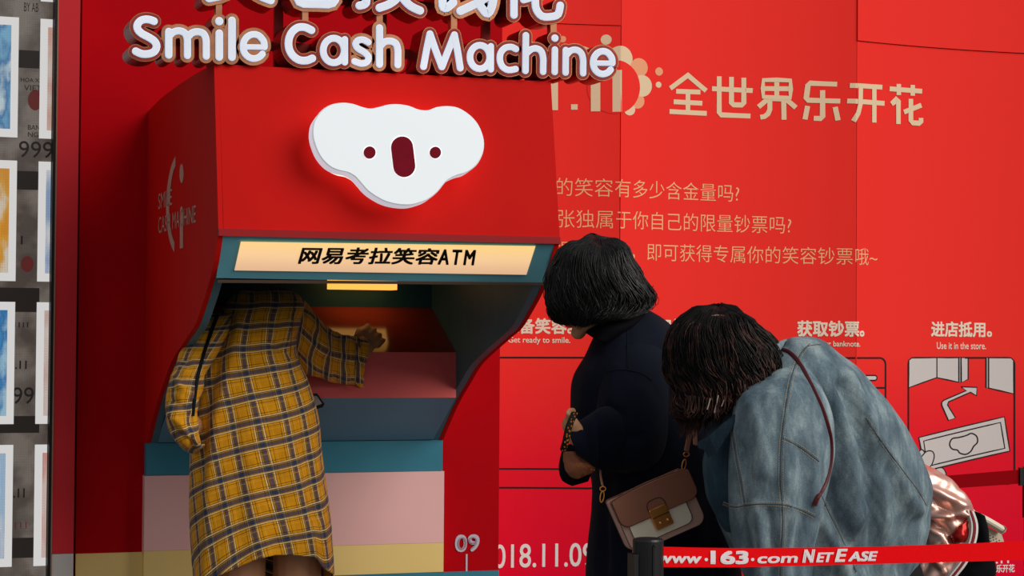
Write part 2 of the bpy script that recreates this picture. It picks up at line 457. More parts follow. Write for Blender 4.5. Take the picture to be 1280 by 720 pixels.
# narrow red column and black gap at the left
XC0, XC1 = U(68, 400, -.05)[0], U(95, 400, -.05)[0]
g = G(); g.box(XC0, XC1, -.06, .12, U(80, 692, -.06)[2], 3.2)
col = g.put('trim_2', mat('red_column_paint', 'C02A31', .5, noise_s=3, var=.07, stretch=(1, 1, .2), bump=.03, spec=.08)); col['kind'] = 'structure'
g = G(); g.box(XC0, XC1, -.06, .12, 0, U(80, 692, -.06)[2]-.001); g.put('column_foot', mat('grey_column_paint', 'B9B2AF', .6, noise_s=4, var=.08), col)
g = G(); g.box(XC1+.001, XBL-.001, .03, .12, 0, 3.2); g.put('gap_liner', mat('black_gap', '060303', .9), col)
g = G(); g.box(XC0-.012, XC0-.004, -.062, .12, 0, 3.2); g.put('edge_strip', mat('black_edge', '0B0808', .5), col)
g = G(); g.box(XC0-.004, XC0, -.064, .12, 0, 3.2); g.put('edge_strip', mat('brass_edge', '8A6A55', .4, .6), col)

# ------------------------------------------------------------------ LED screen with banknote pictures
def led_mat(name, c1, c2, scale, es, c3=None, sx=(1, 1, 1)):
    m = bpy.data.materials.new(name); m.use_nodes = True; t = NT(m); b = t.n['Principled BSDF']
    tc = t.new('ShaderNodeTexCoord'); mp = t.new('ShaderNodeMapping'); mp.inputs['Scale'].default_value = sx; t.link(tc.outputs['Object'], mp.inputs[0])
    nz = t.new('ShaderNodeTexNoise'); nz.inputs['Scale'].default_value = scale; nz.inputs['Detail'].default_value = 5; t.link(mp.outputs[0], nz.inputs[0])
    rp = t.new('ShaderNodeValToRGB'); e = rp.color_ramp.elements; e[0].position = .4; e[1].position = .6; e[0].color = srgb(c1); e[1].color = srgb(c2)
    if c3: k = e.new(.5); k.color = srgb(c3)
    t.link(nz.outputs[0], rp.inputs[0])
    # LED pixel grid
    s = t.new('ShaderNodeSeparateXYZ'); t.link(tc.outputs['Object'], s.inputs[0])
    gx = t.math('PINGPONG', t.math('MULTIPLY', s.outputs[0], 210), .5); gz = t.math('PINGPONG', t.math('MULTIPLY', s.outputs[2], 210), .5)
    gg = t.math('ADD', t.math('MULTIPLY', t.math('MULTIPLY', gx, gz), 2.2), .55)
    cc = t.mix(1.0, rp.outputs[0], gg, 'MULTIPLY')
    b.inputs['Base Color'].default_value = (.02, .02, .02, 1); b.inputs['Roughness'].default_value = .6
    t.link(cc, b.inputs['Emission Color']); b.inputs['Emission Strength'].default_value = es
    return m
YS = -.03
led = thing('led_screen', 'large led display at left edge showing rows of banknote pictures', 'screen', (U(0, 400, YS)[0], YS, 0))
XE = XC0-.013
g = G(); g.box(-3.0, XE, YS, YS+.12, 0.05, 3.2); g.put('display_panel', led_mat('led_ground', '5A4C44', '8E8278', 9, .66, '74675E'), led)
g = G(); g.box(-3.05, XE+.004, YS+.12, YS+.15, 0, 3.2); g.put('housing', mat('black_housing', '0C0A0A', .6), led)
def sx0(px, py): return U(px, py, YS)
rows = [(22, 172), (201, 351.5), (377.5, 530), (556, 708), (-150, 0)]
cm = [[('7FC0E6', 'D8EEF6', '3E86C0'), ('E9B4A4', 'F2E0D4', None)], [('F0A020', 'F6E7D0', 'F3B23C'), ('9FB8DC', 'EDF0F4', 'C8D6EA')], [('49A6DE', 'B5DDF2', '2E86CC'), ('E9C6BC', 'F6E6E0', None)], [('B3D3F0', 'F0EDF2', None), ('EE9F90', 'F6D9D0', 'F0C4BA')], [('7FC0E6', 'D8EEF6', None), ('E9B4A4', 'F2E0D4', None)]]
LEDW = mat('led_paper_white', '101010', .6, emit='F0EEEC', es=.72)
pitch = sx0(50, 300)[0]-sx0(-25.5, 300)[0]
for r, (ya, yb) in enumerate(rows):
    for c in range(-2, 2):
        cc = c % 2
        xl = 24.5-74+c*75.5+75.5-75.5 if False else None
        X1 = sx0(24.5 if c < 1 else 124, (ya+yb)/2)[0]
        X0 = sx0(50.5 if c == 1 else -49, (ya+yb)/2)[0]
        # slight lean of columns is perspective only; keep them upright
        base0 = sx0(50.5-3*(yb-300)/360*0, 300)[0]
        X0 = sx0(47, 300)[0]+(c-1)*pitch; X1 = X0+pitch*.64
        X1 = min(X1, XE-.001)
        if X0 >= XE: continue
        zt_, zb_ = sx0(24, ya)[2], sx0(24, yb)[2]
        g = G(); g.box(X0, X1, YS-.003, YS, zb_, zt_)
        fr = g.put('banknote_picture', LEDW, led)
        bd = .024
        g = G(); g.box(X0+bd*.9, max(X0+bd*.9+.002, min(X1-bd*.9 if X1 < XE-.01 else X1, X1)), YS-.005, YS-.003, zb_+bd, zt_-bd)
        a, b_, c3 = cm[r][cc if c != 0 else 0] if c < 1 else cm[r][1]
        g.put('picture_print', led_mat('led_pic_%d_%d' % (r, c+2), a, b_, 16, .78, c3, (1, 1, .5)), led)
LEDT = mat('led_text_dark', '0A0808', .7, emit='2A2422', es=.5)
LEDTR = mat('led_text_red', '0A0808', .7, emit='6A2A28', es=.6)
g = G()
for s, x0, x1, yt, yb in (('VIET', 30, 52, 106, 113), ('HOA XA', 26, 54, 97, 102), ('BAN', 35, 50, 156, 162), ('NGI', 35, 50, 165, 171), ('999', 23.5, 66, 176, 196.5), ('1.11', 14, 33, 451, 461), ('99', 15.5, 42, 484, 505), ('1111', 18, 35, 403, 409), ('1.11', 12, 30.5, 611, 622), ('11', 17, 28, 295, 305), ('BY AB', 30, 48, 3, 14)):
    g = G(); wall_text(g, s, x0, x1, yt, yb, .03 if s[0] == '1' else .0, plane=YS, off=.0012); g.put('screen_lettering', LEDT, led)
g = G(); wall_text(g, '1111', 12, 33, 653, 661, 0, plane=YS, off=.0012); g.put('screen_lettering', LEDTR, led)
g = G(); P = [U(44+9*math.cos(a), 125+13*math.sin(a), YS-.0012) for a in np.linspace(0, 6.28, 20)[:-1]]; g.add(P, [tuple(range(19))]); g.put('screen_mark', LEDTR, led)
g = G(); P = [U(34+8*math.cos(a), 330+10*math.sin(a), YS-.0012) for a in np.linspace(0, 6.28, 20)[:-1]]; g.add(P, [tuple(range(19))])
g.put('screen_mark', LEDTR, led)
g = G()
for ya, yb in ((63, 85), (214, 237), (360, 390), (520, 541), (672, 697)):
    g = G(); A, B = sx0(-260, ya), sx0(49, yb); g.box(A[0], B[0], YS-.0009, YS, U(35, yb, YS)[2], U(35, ya, YS)[2]); g.put('dark_band', mat('led_band', '0A0808', .7, emit='2B2522', es=.55), led)

# ================================================================== THE MACHINE
YN = -1.02
xl_w, xr_w = XML, XMR
xl_n, xr_n = U(273, 293, YN)[0], U(700, 297, YN)[0]
def XL(Y): return xl_w+(xl_n-xl_w)*(Y/YN)
def XR(Y): return xr_w+(xr_n-xr_w)*(Y/YN)
def onR(px, py):
    Y = -.5
    for _ in range(8):
        p = UX(px, py, XR(Y)); Y = p[1]
    return (float(p[1]), float(p[2]))
def onL(px, py):
    Y = -.5
    for _ in range(8):
        p = UX(px, py, XL(Y)); Y = p[1]
    return (float(p[1]), float(p[2]))
nose = (YN, U(486, 295, YN)[2])
ytop = -.945; topf = (ytop, .5*(U(265, 82, ytop)[2]+U(688, 100, ytop)[2]))
low = [onR(x, y) for x, y in [(691.7, 334.7), (679, 365), (666, 389), (653, 410), (637, 424), (605, 453), (589, 478), (575, 502), (564, 526)]]
low = [p for p in low]
pb = onR(550.5, 549); base = (-.035, U(365, 552, -.035)[2])
arc = [onL(x, y) for x, y in [(245, 92), (225, 105), (206, 119), (195, 129)]]
arc = [(min(y, -.02), z) for y, z in arc]
prof = [(0.0, onL(187, 138)[1]), *reversed(arc), topf, nose, *low, base, (0.0, base[1])]
atm = thing('photo_kiosk', 'red and teal walk-up machine with curved hood, lit name strip and open booth', 'machine', ((xl_w+xr_w)/2, -.3, 0))
# smooth the lower S-curve
iN = prof.index(nose)
S = cr([nose]+low+[base], 4); S = [tuple(s) for s in S]
prof = prof[:iN]+S+[(0.0, base[1])]
def inset(P, d):
    """move the front/lower outline inwards by d (2-D, in Y-Z)"""
    out = []; n = len(P)
    for i, p in enumerate(P):
        a = np.array(P[i-1]); b = np.array(P[(i+1) % n]); t = b-a; t = t/np.linalg.norm(t)
        out.append((p[0]+t[1]*-d*-1 if False else p[0]-t[1]*d*-1, p[1]+t[0]*-d*-1 if False else p[1]-t[0]*d))
    return out
def cheek(x_of, th, sgn, P):
    """profile board: outer face at x_of(Y), thickness th towards sgn"""
    A = [(x_of(y), y, z) for y, z in P]; B = [(x_of(y)+sgn*th, y, z) for y, z in P]
    return A, B
def poly_yz(g, P, xa, xb, mi=0):
    A = [(xa(y), y, z) for y, z in P]; B = [(xb(y), y, z) for y, z in P]; g.prism(A, B, mi)
t1, t2 = .013, .034
g = G(); poly_yz(g, prof, XL, lambda y: XL(y)+t1); g.put('side_panel', RED_HOOD, atm)
g = G(); poly_yz(g, prof, lambda y: XR(y)-t1, XR); g.put('side_panel', RED_HOOD, atm)
# hood front, top
def quad4(Y0, z0, Y1, z1, inx=t1):
    return [(XL(Y0)+inx, Y0, z0), (XR(Y0)-inx, Y0, z0), (XR(Y1)-inx, Y1, z1), (XL(Y1)+inx, Y1, z1)]
def slab(name, Y0, z0, Y1, z1, m, thick=.012, inx=t1, nrm=None, parent=atm):
    A = quad4(Y0, z0, Y1, z1, inx); d = np.array([0, Y1-Y0, z1-z0]); n = np.cross([1, 0, 0], d); n = n/np.linalg.norm(n)
    if nrm is not None and np.dot(n, nrm) < 0: n = -n
    B = [tuple(np.array(a)-n*thick) for a in A]
    g = G(); g.hexa(A, B); return g.put(name, m, parent)
slab('hood_front', ytop, topf[1], YN, nose[1]+.006, RED_HOOD, nrm=(0, -1, 0))
g = G(); g.hexa(quad4(YN-.004, nose[1]+.008, YN-.004, nose[1]-.010, 0), quad4(YN+.02, nose[1]+.008, YN+.02, nose[1]-.010, 0)); g.put('hood_lip', mat('lip_red', '96060E', .45), atm)
slab('hood_top', ytop, topf[1], arc[0][0], arc[0][1], RED_HOOD, nrm=(0, 0, 1))
slab('hood_top', arc[0][0], arc[0][1], 0, prof[0][1], RED_HOOD, nrm=(0, 0, 1))
# teal fascia under the lip, slanting back
lipL = onL(264, 349); YF = lipL[0]; ZF = .5*(U(264, 350, YF)[2]+U(684, 352, YF)[2])
fas = slab('fascia', YN+.006, nose[1]-.009, YF, ZF, mat('fascia_teal_lightened', '5C9AAA', .5, noise_s=5, var=.08), inx=t1, nrm=(0, -1, -.5))  # same teal, lightened in colour to make up for shade on this slope
nf = np.cross([1, 0, 0], [0, YF-(YN+.006), ZF-(nose[1]-.009)]); nf = nf/np.linalg.norm(nf)
if nf[1] > 0: nf = -nf
p0f = np.array([0, YN+.006, nose[1]-.009])
def FP(px, py, off): return UP(px, py, p0f+nf*off, nf)
# teal inner cheeks: same outline, but start under the hood front
prof_t = [(0.0, ZF+.05), (YF+.02, ZF+.05), (YF+.012, ZF)]+[(y+.004, z-.002) for y, z in S[1:] if z < ZF-.004]+[(0.0, base[1])]
g = G(); poly_yz(g, prof_t, lambda y: XL(y)+t1+.0005, lambda y: XL(y)+t2); g.put('inner_cheek', TEALD, atm)
g = G(); poly_yz(g, prof_t, lambda y: XR(y)-t2, lambda y: XR(y)-t1-.0005); g.put('inner_cheek', TEALD, atm)
# light strip
def glow_mat():
    m = bpy.data.materials.new('lit_strip_acrylic'); m.use_nodes = True; t = NT(m); b = t.n['Principled BSDF']
    tc = t.new('ShaderNodeTexCoord'); s = t.new('ShaderNodeSeparateXYZ'); t.link(tc.outputs['Generated'], s.inputs[0])
    rp = t.new('ShaderNodeValToRGB'); e = rp.color_ramp.elements
    e[0].position = .05; e[0].color = srgb('E0B088'); e[1].position = .95; e[1].color = srgb('FFD27E'); k = e.new(.5); k.color = srgb('F8C992')
    t.link(s.outputs[2], rp.inputs[0]); b.inputs['Base Color'].default_value = srgb('E8D0A8'); b.inputs['Base Color'].default_value = (.25, .22, .18, 1)
    t.link(rp.outputs[0], b.inputs['Emission Color']); b.inputs['Emission Strength'].default_value = .92; b.inputs['Roughness'].default_value = .3
    return m
g = G(); cs = [(301, 302), (669.5, 307.5), (658, 343.5), (293, 338)]
g.hexa([FP(x, y, .004) for x, y in cs], [FP(x, y, -.002) for x, y in cs])
strip = g.put('lit_name_strip', glow_mat(), atm)
g = G(); V, Fc = text2d('网易考拉笑容', 0, .22); V2, F2 = text2d('ATM', 0, .22, 1.35)
def strip_text(V, Fc, xa, xb, ytA, ybA, ytB, ybB):
    P = []
    for u, v in V:
        x = xa+(xb-xa)*u; yt = ytA+(ytB-ytA)*u; yb = ybA+(ybB-ybA)*u
        P.append((x, yb+(yt-yb)*v))
    for k, (dx, dy) in enumerate(((0, 0), (.7, .6), (-.7, .6), (.7, -.6), (-.7, -.6))): g.add([FP(x+dx, y+dy, .0052+.0001*k) for x, y in P], Fc)
strip_text(V, Fc, 373, 549, 308.8, 329.5, 311, 330.5); strip_text(V2, F2, 547.5, 594.5, 312, 330.3, 313, 331.3)
g.put('strip_lettering', mat('black_vinyl', '0A0706', .5), strip)
# lip underside strip and booth ceiling
g = G(); g.hexa([FP(x, y, .002) for x, y in ((272, 349.5), (683, 353), (683, 356.5), (272, 353.5))], [FP(x, y, -.012) for x, y in ((272, 349.5), (683, 353), (683, 356.5), (272, 353.5))])
g.put('lip_strip', mat('aluminium_strip', '7A6558', .45, .5), atm)
ZC = ZF+.045
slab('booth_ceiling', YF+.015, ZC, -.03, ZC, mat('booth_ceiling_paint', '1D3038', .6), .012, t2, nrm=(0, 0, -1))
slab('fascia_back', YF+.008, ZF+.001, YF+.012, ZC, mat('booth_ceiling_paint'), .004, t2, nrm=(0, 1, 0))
# back wall, deck, rose shelf front, lower slant
def inR(px, py):
    Y = -.2
    for _ in range(8):
        p = UX(px, py, XR(Y)-t2); Y = p[1]
    return (float(p[1]), float(p[2]))
dk1 = inR(526.5, 385.5); dk0 = inR(570, 440.5); sh0 = inR(570, 497)
YB = min(dk1[0], -.015)
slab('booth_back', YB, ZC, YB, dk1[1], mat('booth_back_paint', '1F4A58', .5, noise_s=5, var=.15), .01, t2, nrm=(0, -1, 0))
DECK = mat('deck_paint', '8A3222', .14, noise_s=4, var=.12, spec=.55, stretch=(1, 6, 1), bump=.02, bscale=30)
slab('deck', YB, dk1[1], dk0[0], dk0[1], DECK, .01, t2, nrm=(0, -.3, 1))
slab('shelf_front', dk0[0], dk0[1], sh0[0], sh0[1], PINKR, .01, t2, nrm=(0, -1, 0))
slab('lower_slant', sh0[0], sh0[1], -.04, base[1]+.002, mat('slant_teal_lightened', '6596B4', .5, noise_s=4, var=.1), .01, t2, nrm=(0, -1, -.3))  # inside teal, lightened and bluer in colour to offset the shade here
# lamp in the booth
LAMPY = -.12
LX0, LX1 = U(415, 357, LAMPY)[0], U(496.5, 357, LAMPY)[0]
zl = U(455, 361.8, LAMPY)[2]
g = G(); g.box(LX0, LX1, LAMPY, LAMPY+.06, zl, ZC-.006); lamp = g.put('booth_lamp', mat('lamp_tube', 'E0B070', .4, emit='FFB64E', es=1.25), atm)
g = G(); g.box(LX0-.008, LX1+.008, LAMPY-.005, LAMPY+.065, ZC-.007, ZC-.001); g.put('lamp_housing', mat('lamp_housing_black', '14110F', .5), lamp)
al = bpy.data.lights.new('booth_lamp_light', 'AREA'); al.shape = 'RECTANGLE'; al.size = float(LX1-LX0); al.size_y = .05; al.energy = .02; al.color = (1.0, .62, .25)
ao = bpy.data.objects.new('booth_lamp_light', al); COL.objects.link(ao); ao.location = (float(LX0+LX1)/2, LAMPY+.03, float(zl)-.004); ao.parent = None
# base boards
zb1 = U(365, 591.5, -.035)[2]; zb2 = .5*(U(180, 690, -.035)[2]+U(549, 677, -.035)[2]); zb3 = U(480, 717, -.035)[2]
for nm, a, b_, m_, y_ in (('teal_band', zb1, base[1], TEAL, -.033), ('pink_board', zb2, zb1-.001, PINK, -.038), ('yellow_board', zb3, zb2-.0005, YEL, -.038), ('teal_board', 0, zb3-.0005, TEAL, -.038)):
    g = G(); ex = .0 if nm == 'teal_band' else .004
    g.box(xl_w-ex, xr_w+ex, y_, .0, a, b_); g.put(nm, m_, atm)
# side lettering on the left cheek
SIDEP = mat('side_print', 'B98A7C', .6)
def LP(px, py):
    y, z = onL(px, py); return (XL(y)-.0012, y, z)
g = G()
def side_text(s, A, At, B, bold=.0):
    V, Fc = text2d(s, bold); a, at, b = np.array(onL(*A)), np.array(onL(*At)), np.array(onL(*B))
    P = []
    for u, v in V:
        y = a[0]+(b[0]-a[0])*u; z = a[1]+(at[1]-a[1])*v+(b[1]-a[1])*u*.35
        P.append((XL(y)-.0012, y, z))
    g.add(P, Fc)
side_text('SMILE', (198.3, 262), (198.3, 242.5), (215.3, 255))
side_text('CASH MACHINE', (198.3, 292), (198.3, 272), (245, 274.5))
out = C8(180, 180, [(205, 78), (178, 140), (160, 220), (149, 300), (144, 400), (148, 500), (160, 590), (176, 650), (197, 695)], 5.14)
inn = C8(180, 180, [(199, 632), (183, 590), (171, 520), (165, 430), (168, 340), (177, 250), (190, 180), (205, 140)], 5.14)
P = [LP(*p) for p in cr(out, 3)]+[LP(*p) for p in cr(inn, 3)]
no, ni = len(cr(out, 3)), len(cr(inn, 3)); Q = [LP(*p) for p in cr(out, 4)]; R_ = [LP(*p) for p in cr(list(reversed(inn)), 4)]
R2 = [np.array(R_[0])+(np.array(R_[-1])-np.array(R_[0]))*0 for _ in range(0)]
from math import floor
def resample(P, n):
    P = np.array(P); d = np.r_[0, np.cumsum(np.linalg.norm(np.diff(P, axis=0), axis=1))]; t = np.linspace(0, d[-1], n)
    return np.stack([np.interp(t, d, P[:, k]) for k in range(P.shape[1])], 1)
Q = resample(Q, 24); R_ = resample(R_, 24)
g.add(list(Q)+list(R_), [(i, i+1, 24+i+1, 24+i) for i in range(23)])
E_ = [LP(180+(244+13*math.cos(a))/5.14, 180+(190+61*math.sin(a))/5.14) for a in np.linspace(0, 2*math.pi, 24, endpoint=False)]; g.add(E_, [tuple(range(24))])
S_ = [LP(*p) for p in C8(180, 180, [(233, 672), (253, 668), (254, 440), (251, 410), (244, 398), (236, 412), (233, 450)], 5.14)]; g.add(S_, [tuple(range(7))])
g.put('side_lettering', SIDEP, atm)

# ------------------------------------------------------------------ lit koala-shaped emblem
ks = lambda P: C8(370, 110, P, 4.236)
front = cr(ks([(88, 200), (100, 165), (135, 118), (185, 87), (245, 76), (300, 82), (350, 99), (395, 107), (440, 99), (490, 86), (545, 84), (600, 93), (650, 112), (700, 116), (745, 100), (800, 94), (860, 103), (920, 140), (965, 190), (992, 255), (997, 310), (985, 360), (955, 410), (905, 447), (860, 460), (820, 478), (790, 500), (750, 550), (700, 590), (650, 610), (600, 621), (540, 618), (480, 604), (430, 580), (380, 545), (340, 500), (310, 468), (270, 446), (220, 435), (170, 410), (125, 360), (98, 300), (86, 250)]), 3, True)
nh = np.cross([1, 0, 0], [0, YN-ytop, nose[1]-topf[1]]); nh = nh/np.linalg.norm(nh)
if nh[1] > 0: nh = -nh
p0h = np.array([0, ytop, topf[1]])
emb = thing('emblem_sign', 'white illuminated animal-head emblem with maroon eyes and nose on red hood', 'sign', UP(500, 260, p0h, nh))
DEP = .084; GAP = .045
def HF(px, py, d): return UP(px, py, p0h+nh*DEP, nh)+nh*(d-DEP)
EMW = mat('opal_acrylic_face', 'CDD3D8', .35, emit='E9F1F6', es=.28)
EMS = mat('opal_acrylic_side', 'DCE6F2', .4, emit='DCE6F4', es=.55)
n = len(front); ctr = np.mean(front, 0)
def ringsc(s, d): return [HF(*(ctr+(p-ctr)*s), d) for p in front]
g = G(); A = ringsc(.985, DEP+.001); B = ringsc(1.0, DEP-.003)
g.add(A+B, [tuple(range(n))]+[(i, n+i, n+(i+1) % n, (i+1) % n) for i in range(n)]); g.put('face_plate', EMW, emb)
g = G(); B = ringsc(.997, DEP-.0045); C_ = ringsc(.997, GAP)
g.add(B+C_, [tuple(range(n))]+[(i, n+i, n+(i+1) % n, (i+1) % n) for i in range(n)]+[tuple(range(2*n-1, n-1, -1))]); g.put('light_box', EMS, emb)
g = G(); B = ringsc(.88, GAP-.0005); C_ = ringsc(.88, .001)
g.add(B+C_, [(i, n+i, n+(i+1) % n, (i+1) % n) for i in range(n)]); g.put('back_light', mat('halo_led', 'F0E0D0', .5, emit='FFE2D0', es=1.5), emb)
MAR = mat('maroon_vinyl', '74081E', .6, spec=.05, noise_s=40, var=.12); WR = mat('white_ring', 'F4F6F8', .4, emit='FFFFFF', es=.5)
for nm, pts in (('eye', [(461.7, 191, 7.4, 7.6)]), ('eye', [(543.8, 191, 7.0, 7.2)])):
    cx, cy, rx, ry = pts[0]
    P = [(cx+rx*math.cos(a), cy+ry*math.sin(a)) for a in np.linspace(0, 2*math.pi, 28, endpoint=False)]
    g = G(); g.prism([HF(x, y, DEP+.004) for x, y in P], [HF(x, y, DEP) for x, y in P]); e = g.put(nm, MAR, emb)
    P = [(cx+(rx+1.2)*math.cos(a), cy+(ry+1.2)*math.sin(a)) for a in np.linspace(0, 2*math.pi, 28, endpoint=False)]
    g = G(); g.add([HF(x, y, DEP+.0018) for x, y in P], [tuple(range(28))]); g.put('white_ring', WR, e)
def capsule(x0, y0, x1, y1, r):
    return stroke([(x0, y0), ((x0+x1)/2, (y0+y1)/2), (x1, y1)], r, capn=12)
g = G(); V, Fc, lp = capsule(502.2, 184.5, 505, 208, 13.6); extr(g, V, Fc, lp, HF, DEP+.004, DEP); e = g.put('nose', MAR, emb)
g = G(); V, Fc, lp = capsule(502.2, 184.5, 505, 208, 14.9); extr(g, V, Fc, lp, lambda x, y, d: HF(x, y, d), DEP+.0018, None); g.put('white_ring', WR, e)

# ------------------------------------------------------------------ channel-letter sign on top
YSG = ytop-.012; SD = .10
def SG(px, py, d):
    p = U(px, py-1.0, YSG); return (p[0], YSG+.1-d, p[2])
def ell(cx, cy, rx, ry, a0=0, a1=360, n=28):
    return [(cx+rx*math.cos(math.radians(a)), cy+ry*math.sin(math.radians(a))) for a in np.linspace(a0, a1, n)]
LET = []
def L(name, *strokes): LET.append((name, strokes))
o1 = lambda P: C8(150, 0, P); o2 = lambda P: C8(300, 0, P); o3 = lambda P: C8(400, 0, P); o4 = lambda P: C8(500, 10, P); o5 = lambda P: C8(640, 20, P)
sm = lambda P: ('s', P)
L('S', (cr(o1([(338, 222), (300, 208), (250, 203), (200, 220), (170, 262), (178, 308), (220, 348), (290, 385), (345, 425), (364, 475), (340, 525), (285, 548), (215, 548), (155, 522)]), 3), 5.7))
L('m', (o1([(485, 325), (485, 560)]), 5.5), (cr(o1([(490, 370), (530, 332), (590, 318), (645, 340), (670, 395), (672, 480), (672, 565)]), 3), 5.3), (cr(o1([(690, 365), (720, 338), (775, 327), (830, 345), (857, 400), (860, 480), (860, 572)]), 3), 5.3))
L('i', (o1([(990, 221), (990.5, 222)]), 6.0), (o1([(990, 342), (990, 580)]), 5.6))
L('l', (o1([(1117, 214), (1117, 582)]), 5.6))
def e_let(cx, cy, rx, ry):
    return [(cr([(cx+rx-.4, cy+.6)]+[(cx+rx*math.cos(math.radians(a)), cy+ry*math.sin(math.radians(a))) for a in (-25, -60, -90, -120, -150, -180, -210, -240, -270, -300, -322)], 3), 5.0), ([(cx-rx+1, cy+.5), (cx+rx-1.0, cy+.8)], 4.2)]
L('e', *e_let(317, 59.3, 13.6, 15.2))
L('C', (cr([(389, 39), (381, 35.4), (372, 35.6), (364.5, 41.5), (360.6, 51), (361, 62), (366, 71), (374, 76.3), (383, 76.8), (390, 74.2)], 3), 5.7))
L('a', (ell(416.8, 64.3, 13.2, 15.3, 0, 360, 29)[:-1], 5.2, True), ([(430.6, 50.5), (430.6, 79)], 5.0))
L('s', (cr(o3([(480, 432), (435, 408), (380, 412), (352, 450), (380, 495), (445, 535), (482, 580), (465, 630), (410, 645), (342, 622)]), 3), 4.9))
L('h', (o3([(592, 288), (592, 652)]), 5.3), (cr(o3([(600, 470), (640, 430), (700, 420), (755, 445), (775, 510), (776, 580), (775, 658)]), 3), 5.2))
L('M', (o4([(232, 595), (262, 430), (296, 268)]), 5.2), (o4([(296, 268), (352, 430), (415, 598)]), 5.2), (o4([(415, 598), (480, 430), (540, 278)]), 5.2), (o4([(540, 278), (572, 440), (598, 610)]), 5.2))
L('a', (ell(599.4, 72.5, 12.4, 14.7, 0, 360, 29)[:-1], 5.1, True), ([(613.1, 59), (613.1, 88)], 4.8))
L('c', (cr(o4([(1155, 420), (1110, 400), (1050, 408), (1005, 455), (995, 525), (1020, 595), (1080, 630), (1152, 620)]), 3), 4.9))
L('h', (o5([(135, 203), (131, 558)]), 5.0), (cr(o5([(140, 385), (190, 342), (245, 335), (290, 365), (308, 430), (308, 500), (307, 568)]), 3), 4.9))
L('i', (o5([(425, 230), (425.5, 231)]), 5.4), (o5([(425, 345), (423, 570)]), 4.9))
L('n', (o5([(534, 350), (532, 575)]), 4.9), (cr(o5([(540, 400), (585, 355), (645, 350), (690, 385), (707, 450), (707, 520), (707, 582)]), 3), 4.9))
L('e', *e_let(753.1, 79.5, 12.2, 14.3))
# upper row of characters: lower strokes as seen, the rest continues above the frame
L('xiao', (cr([(261, -1), (283, -7), (298, -25), (300, -48)], 3), 6), (cr([(338, 1.5), (321, -6), (304, -22)], 3), 6), ([(262, -33), (336, -30)], 6), (cr([(270, -78), (262, -62)], 3), 6), ([(268, -72), (292, -70)], 6), (cr([(312, -78), (304, -62)], 3), 6), ([(312, -71), (336, -69)], 6), ([(272, -50), (324, -49)], 6))
L('rong', ([(371, -22), (371, -8), (371.6, -1), (374, 3.5), (379, 5.8), (395, 6.2), (410, 6.6), (415.5, 5), (418.4, 1), (419, -6), (419, -21), (371, -22)], 6), (cr([(360, -22), (378, -34), (394, -50)], 3), 6), (cr([(430, -20), (412, -34), (396, -50)], 3), 6), ([(360, -50), (360, -64), (430, -62), (430, -50)], 6), ([(395, -78), (395, -66)], 6))
L('huan', (cr([(457, -74), (457, -40), (457.5, -2), (456, 6), (449, 8.2)], 3), 6), ([(444, -50), (470, -52)], 6), ([(444, -22), (470, -30)], 6), (cr([(474, 11), (487, 6), (497, -3), (503, -20), (503, -40)], 3), 6), (cr([(524.5, 14.5), (513, 9), (504, 0), (500, -10)], 3), 6), ([(480, -22), (530, -20)], 6), ([(486, -42), (526, -41), (526, -24)], 6), (cr([(498, -74), (490, -62), (482, -54)], 3), 6), ([(498, -64), (516, -63)], 6))
L('qian', (cr([(553, -36), (553, -10), (553, 8), (558, 11), (566, 4.5)], 3), 6), ([(545, -20), (565, -20)], 6), ([(545, -38), (565, -38)], 6), (cr([(556, -72), (550, -60), (543, -52)], 3), 6), (cr([(575, 15), (592, 7), (607, -2), (620, -16)], 3), 6), (cr([(590, -72), (591, -30), (596, 0), (603, 13), (609, 18), (614, 10), (617, -6)], 3), 6), ([(574, -34), (618, -40)], 6), ([(576, -54), (616, -58)], 6))
L('hua', ([(642, -28), (642, 20)], 5.6), (cr([(650, -42), (642, -28), (634, -18)], 3), 5.6), (cr([(668.5, -36), (668.5, 0), (670, 13), (677, 21.5), (688, 22.2), (697, 19), (699.7, 8)], 3), 5.6), (cr([(654, 1), (672, -5), (694, -18)], 3), 5.4), ([(632, -58), (704, -55)], 5.6), ([(652, -72), (652, -48)], 5.6), ([(684, -71), (684, -47)], 5.6))
sign = thing('letter_sign', 'large raised sign of white rounded letters edged in copper above the hood', 'sign', (U(460, 95, YSG)[0], YSG+.05, U(460, 95, YSG)[2]))
COPPER = mat('copper_trim', 'CC8A66', .28, .7, noise_s=30, var=.25, bump=.05, bscale=40)
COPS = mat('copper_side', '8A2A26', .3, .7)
FACEW = mat('letter_acrylic', 'DCE3EE', .18, noise_s=9, var=.12, emit='DDE8FA', es=.22)
FACEB = mat('letter_edge_glow', 'C8DCF4', .3, emit='C8DEFF', es=.45)
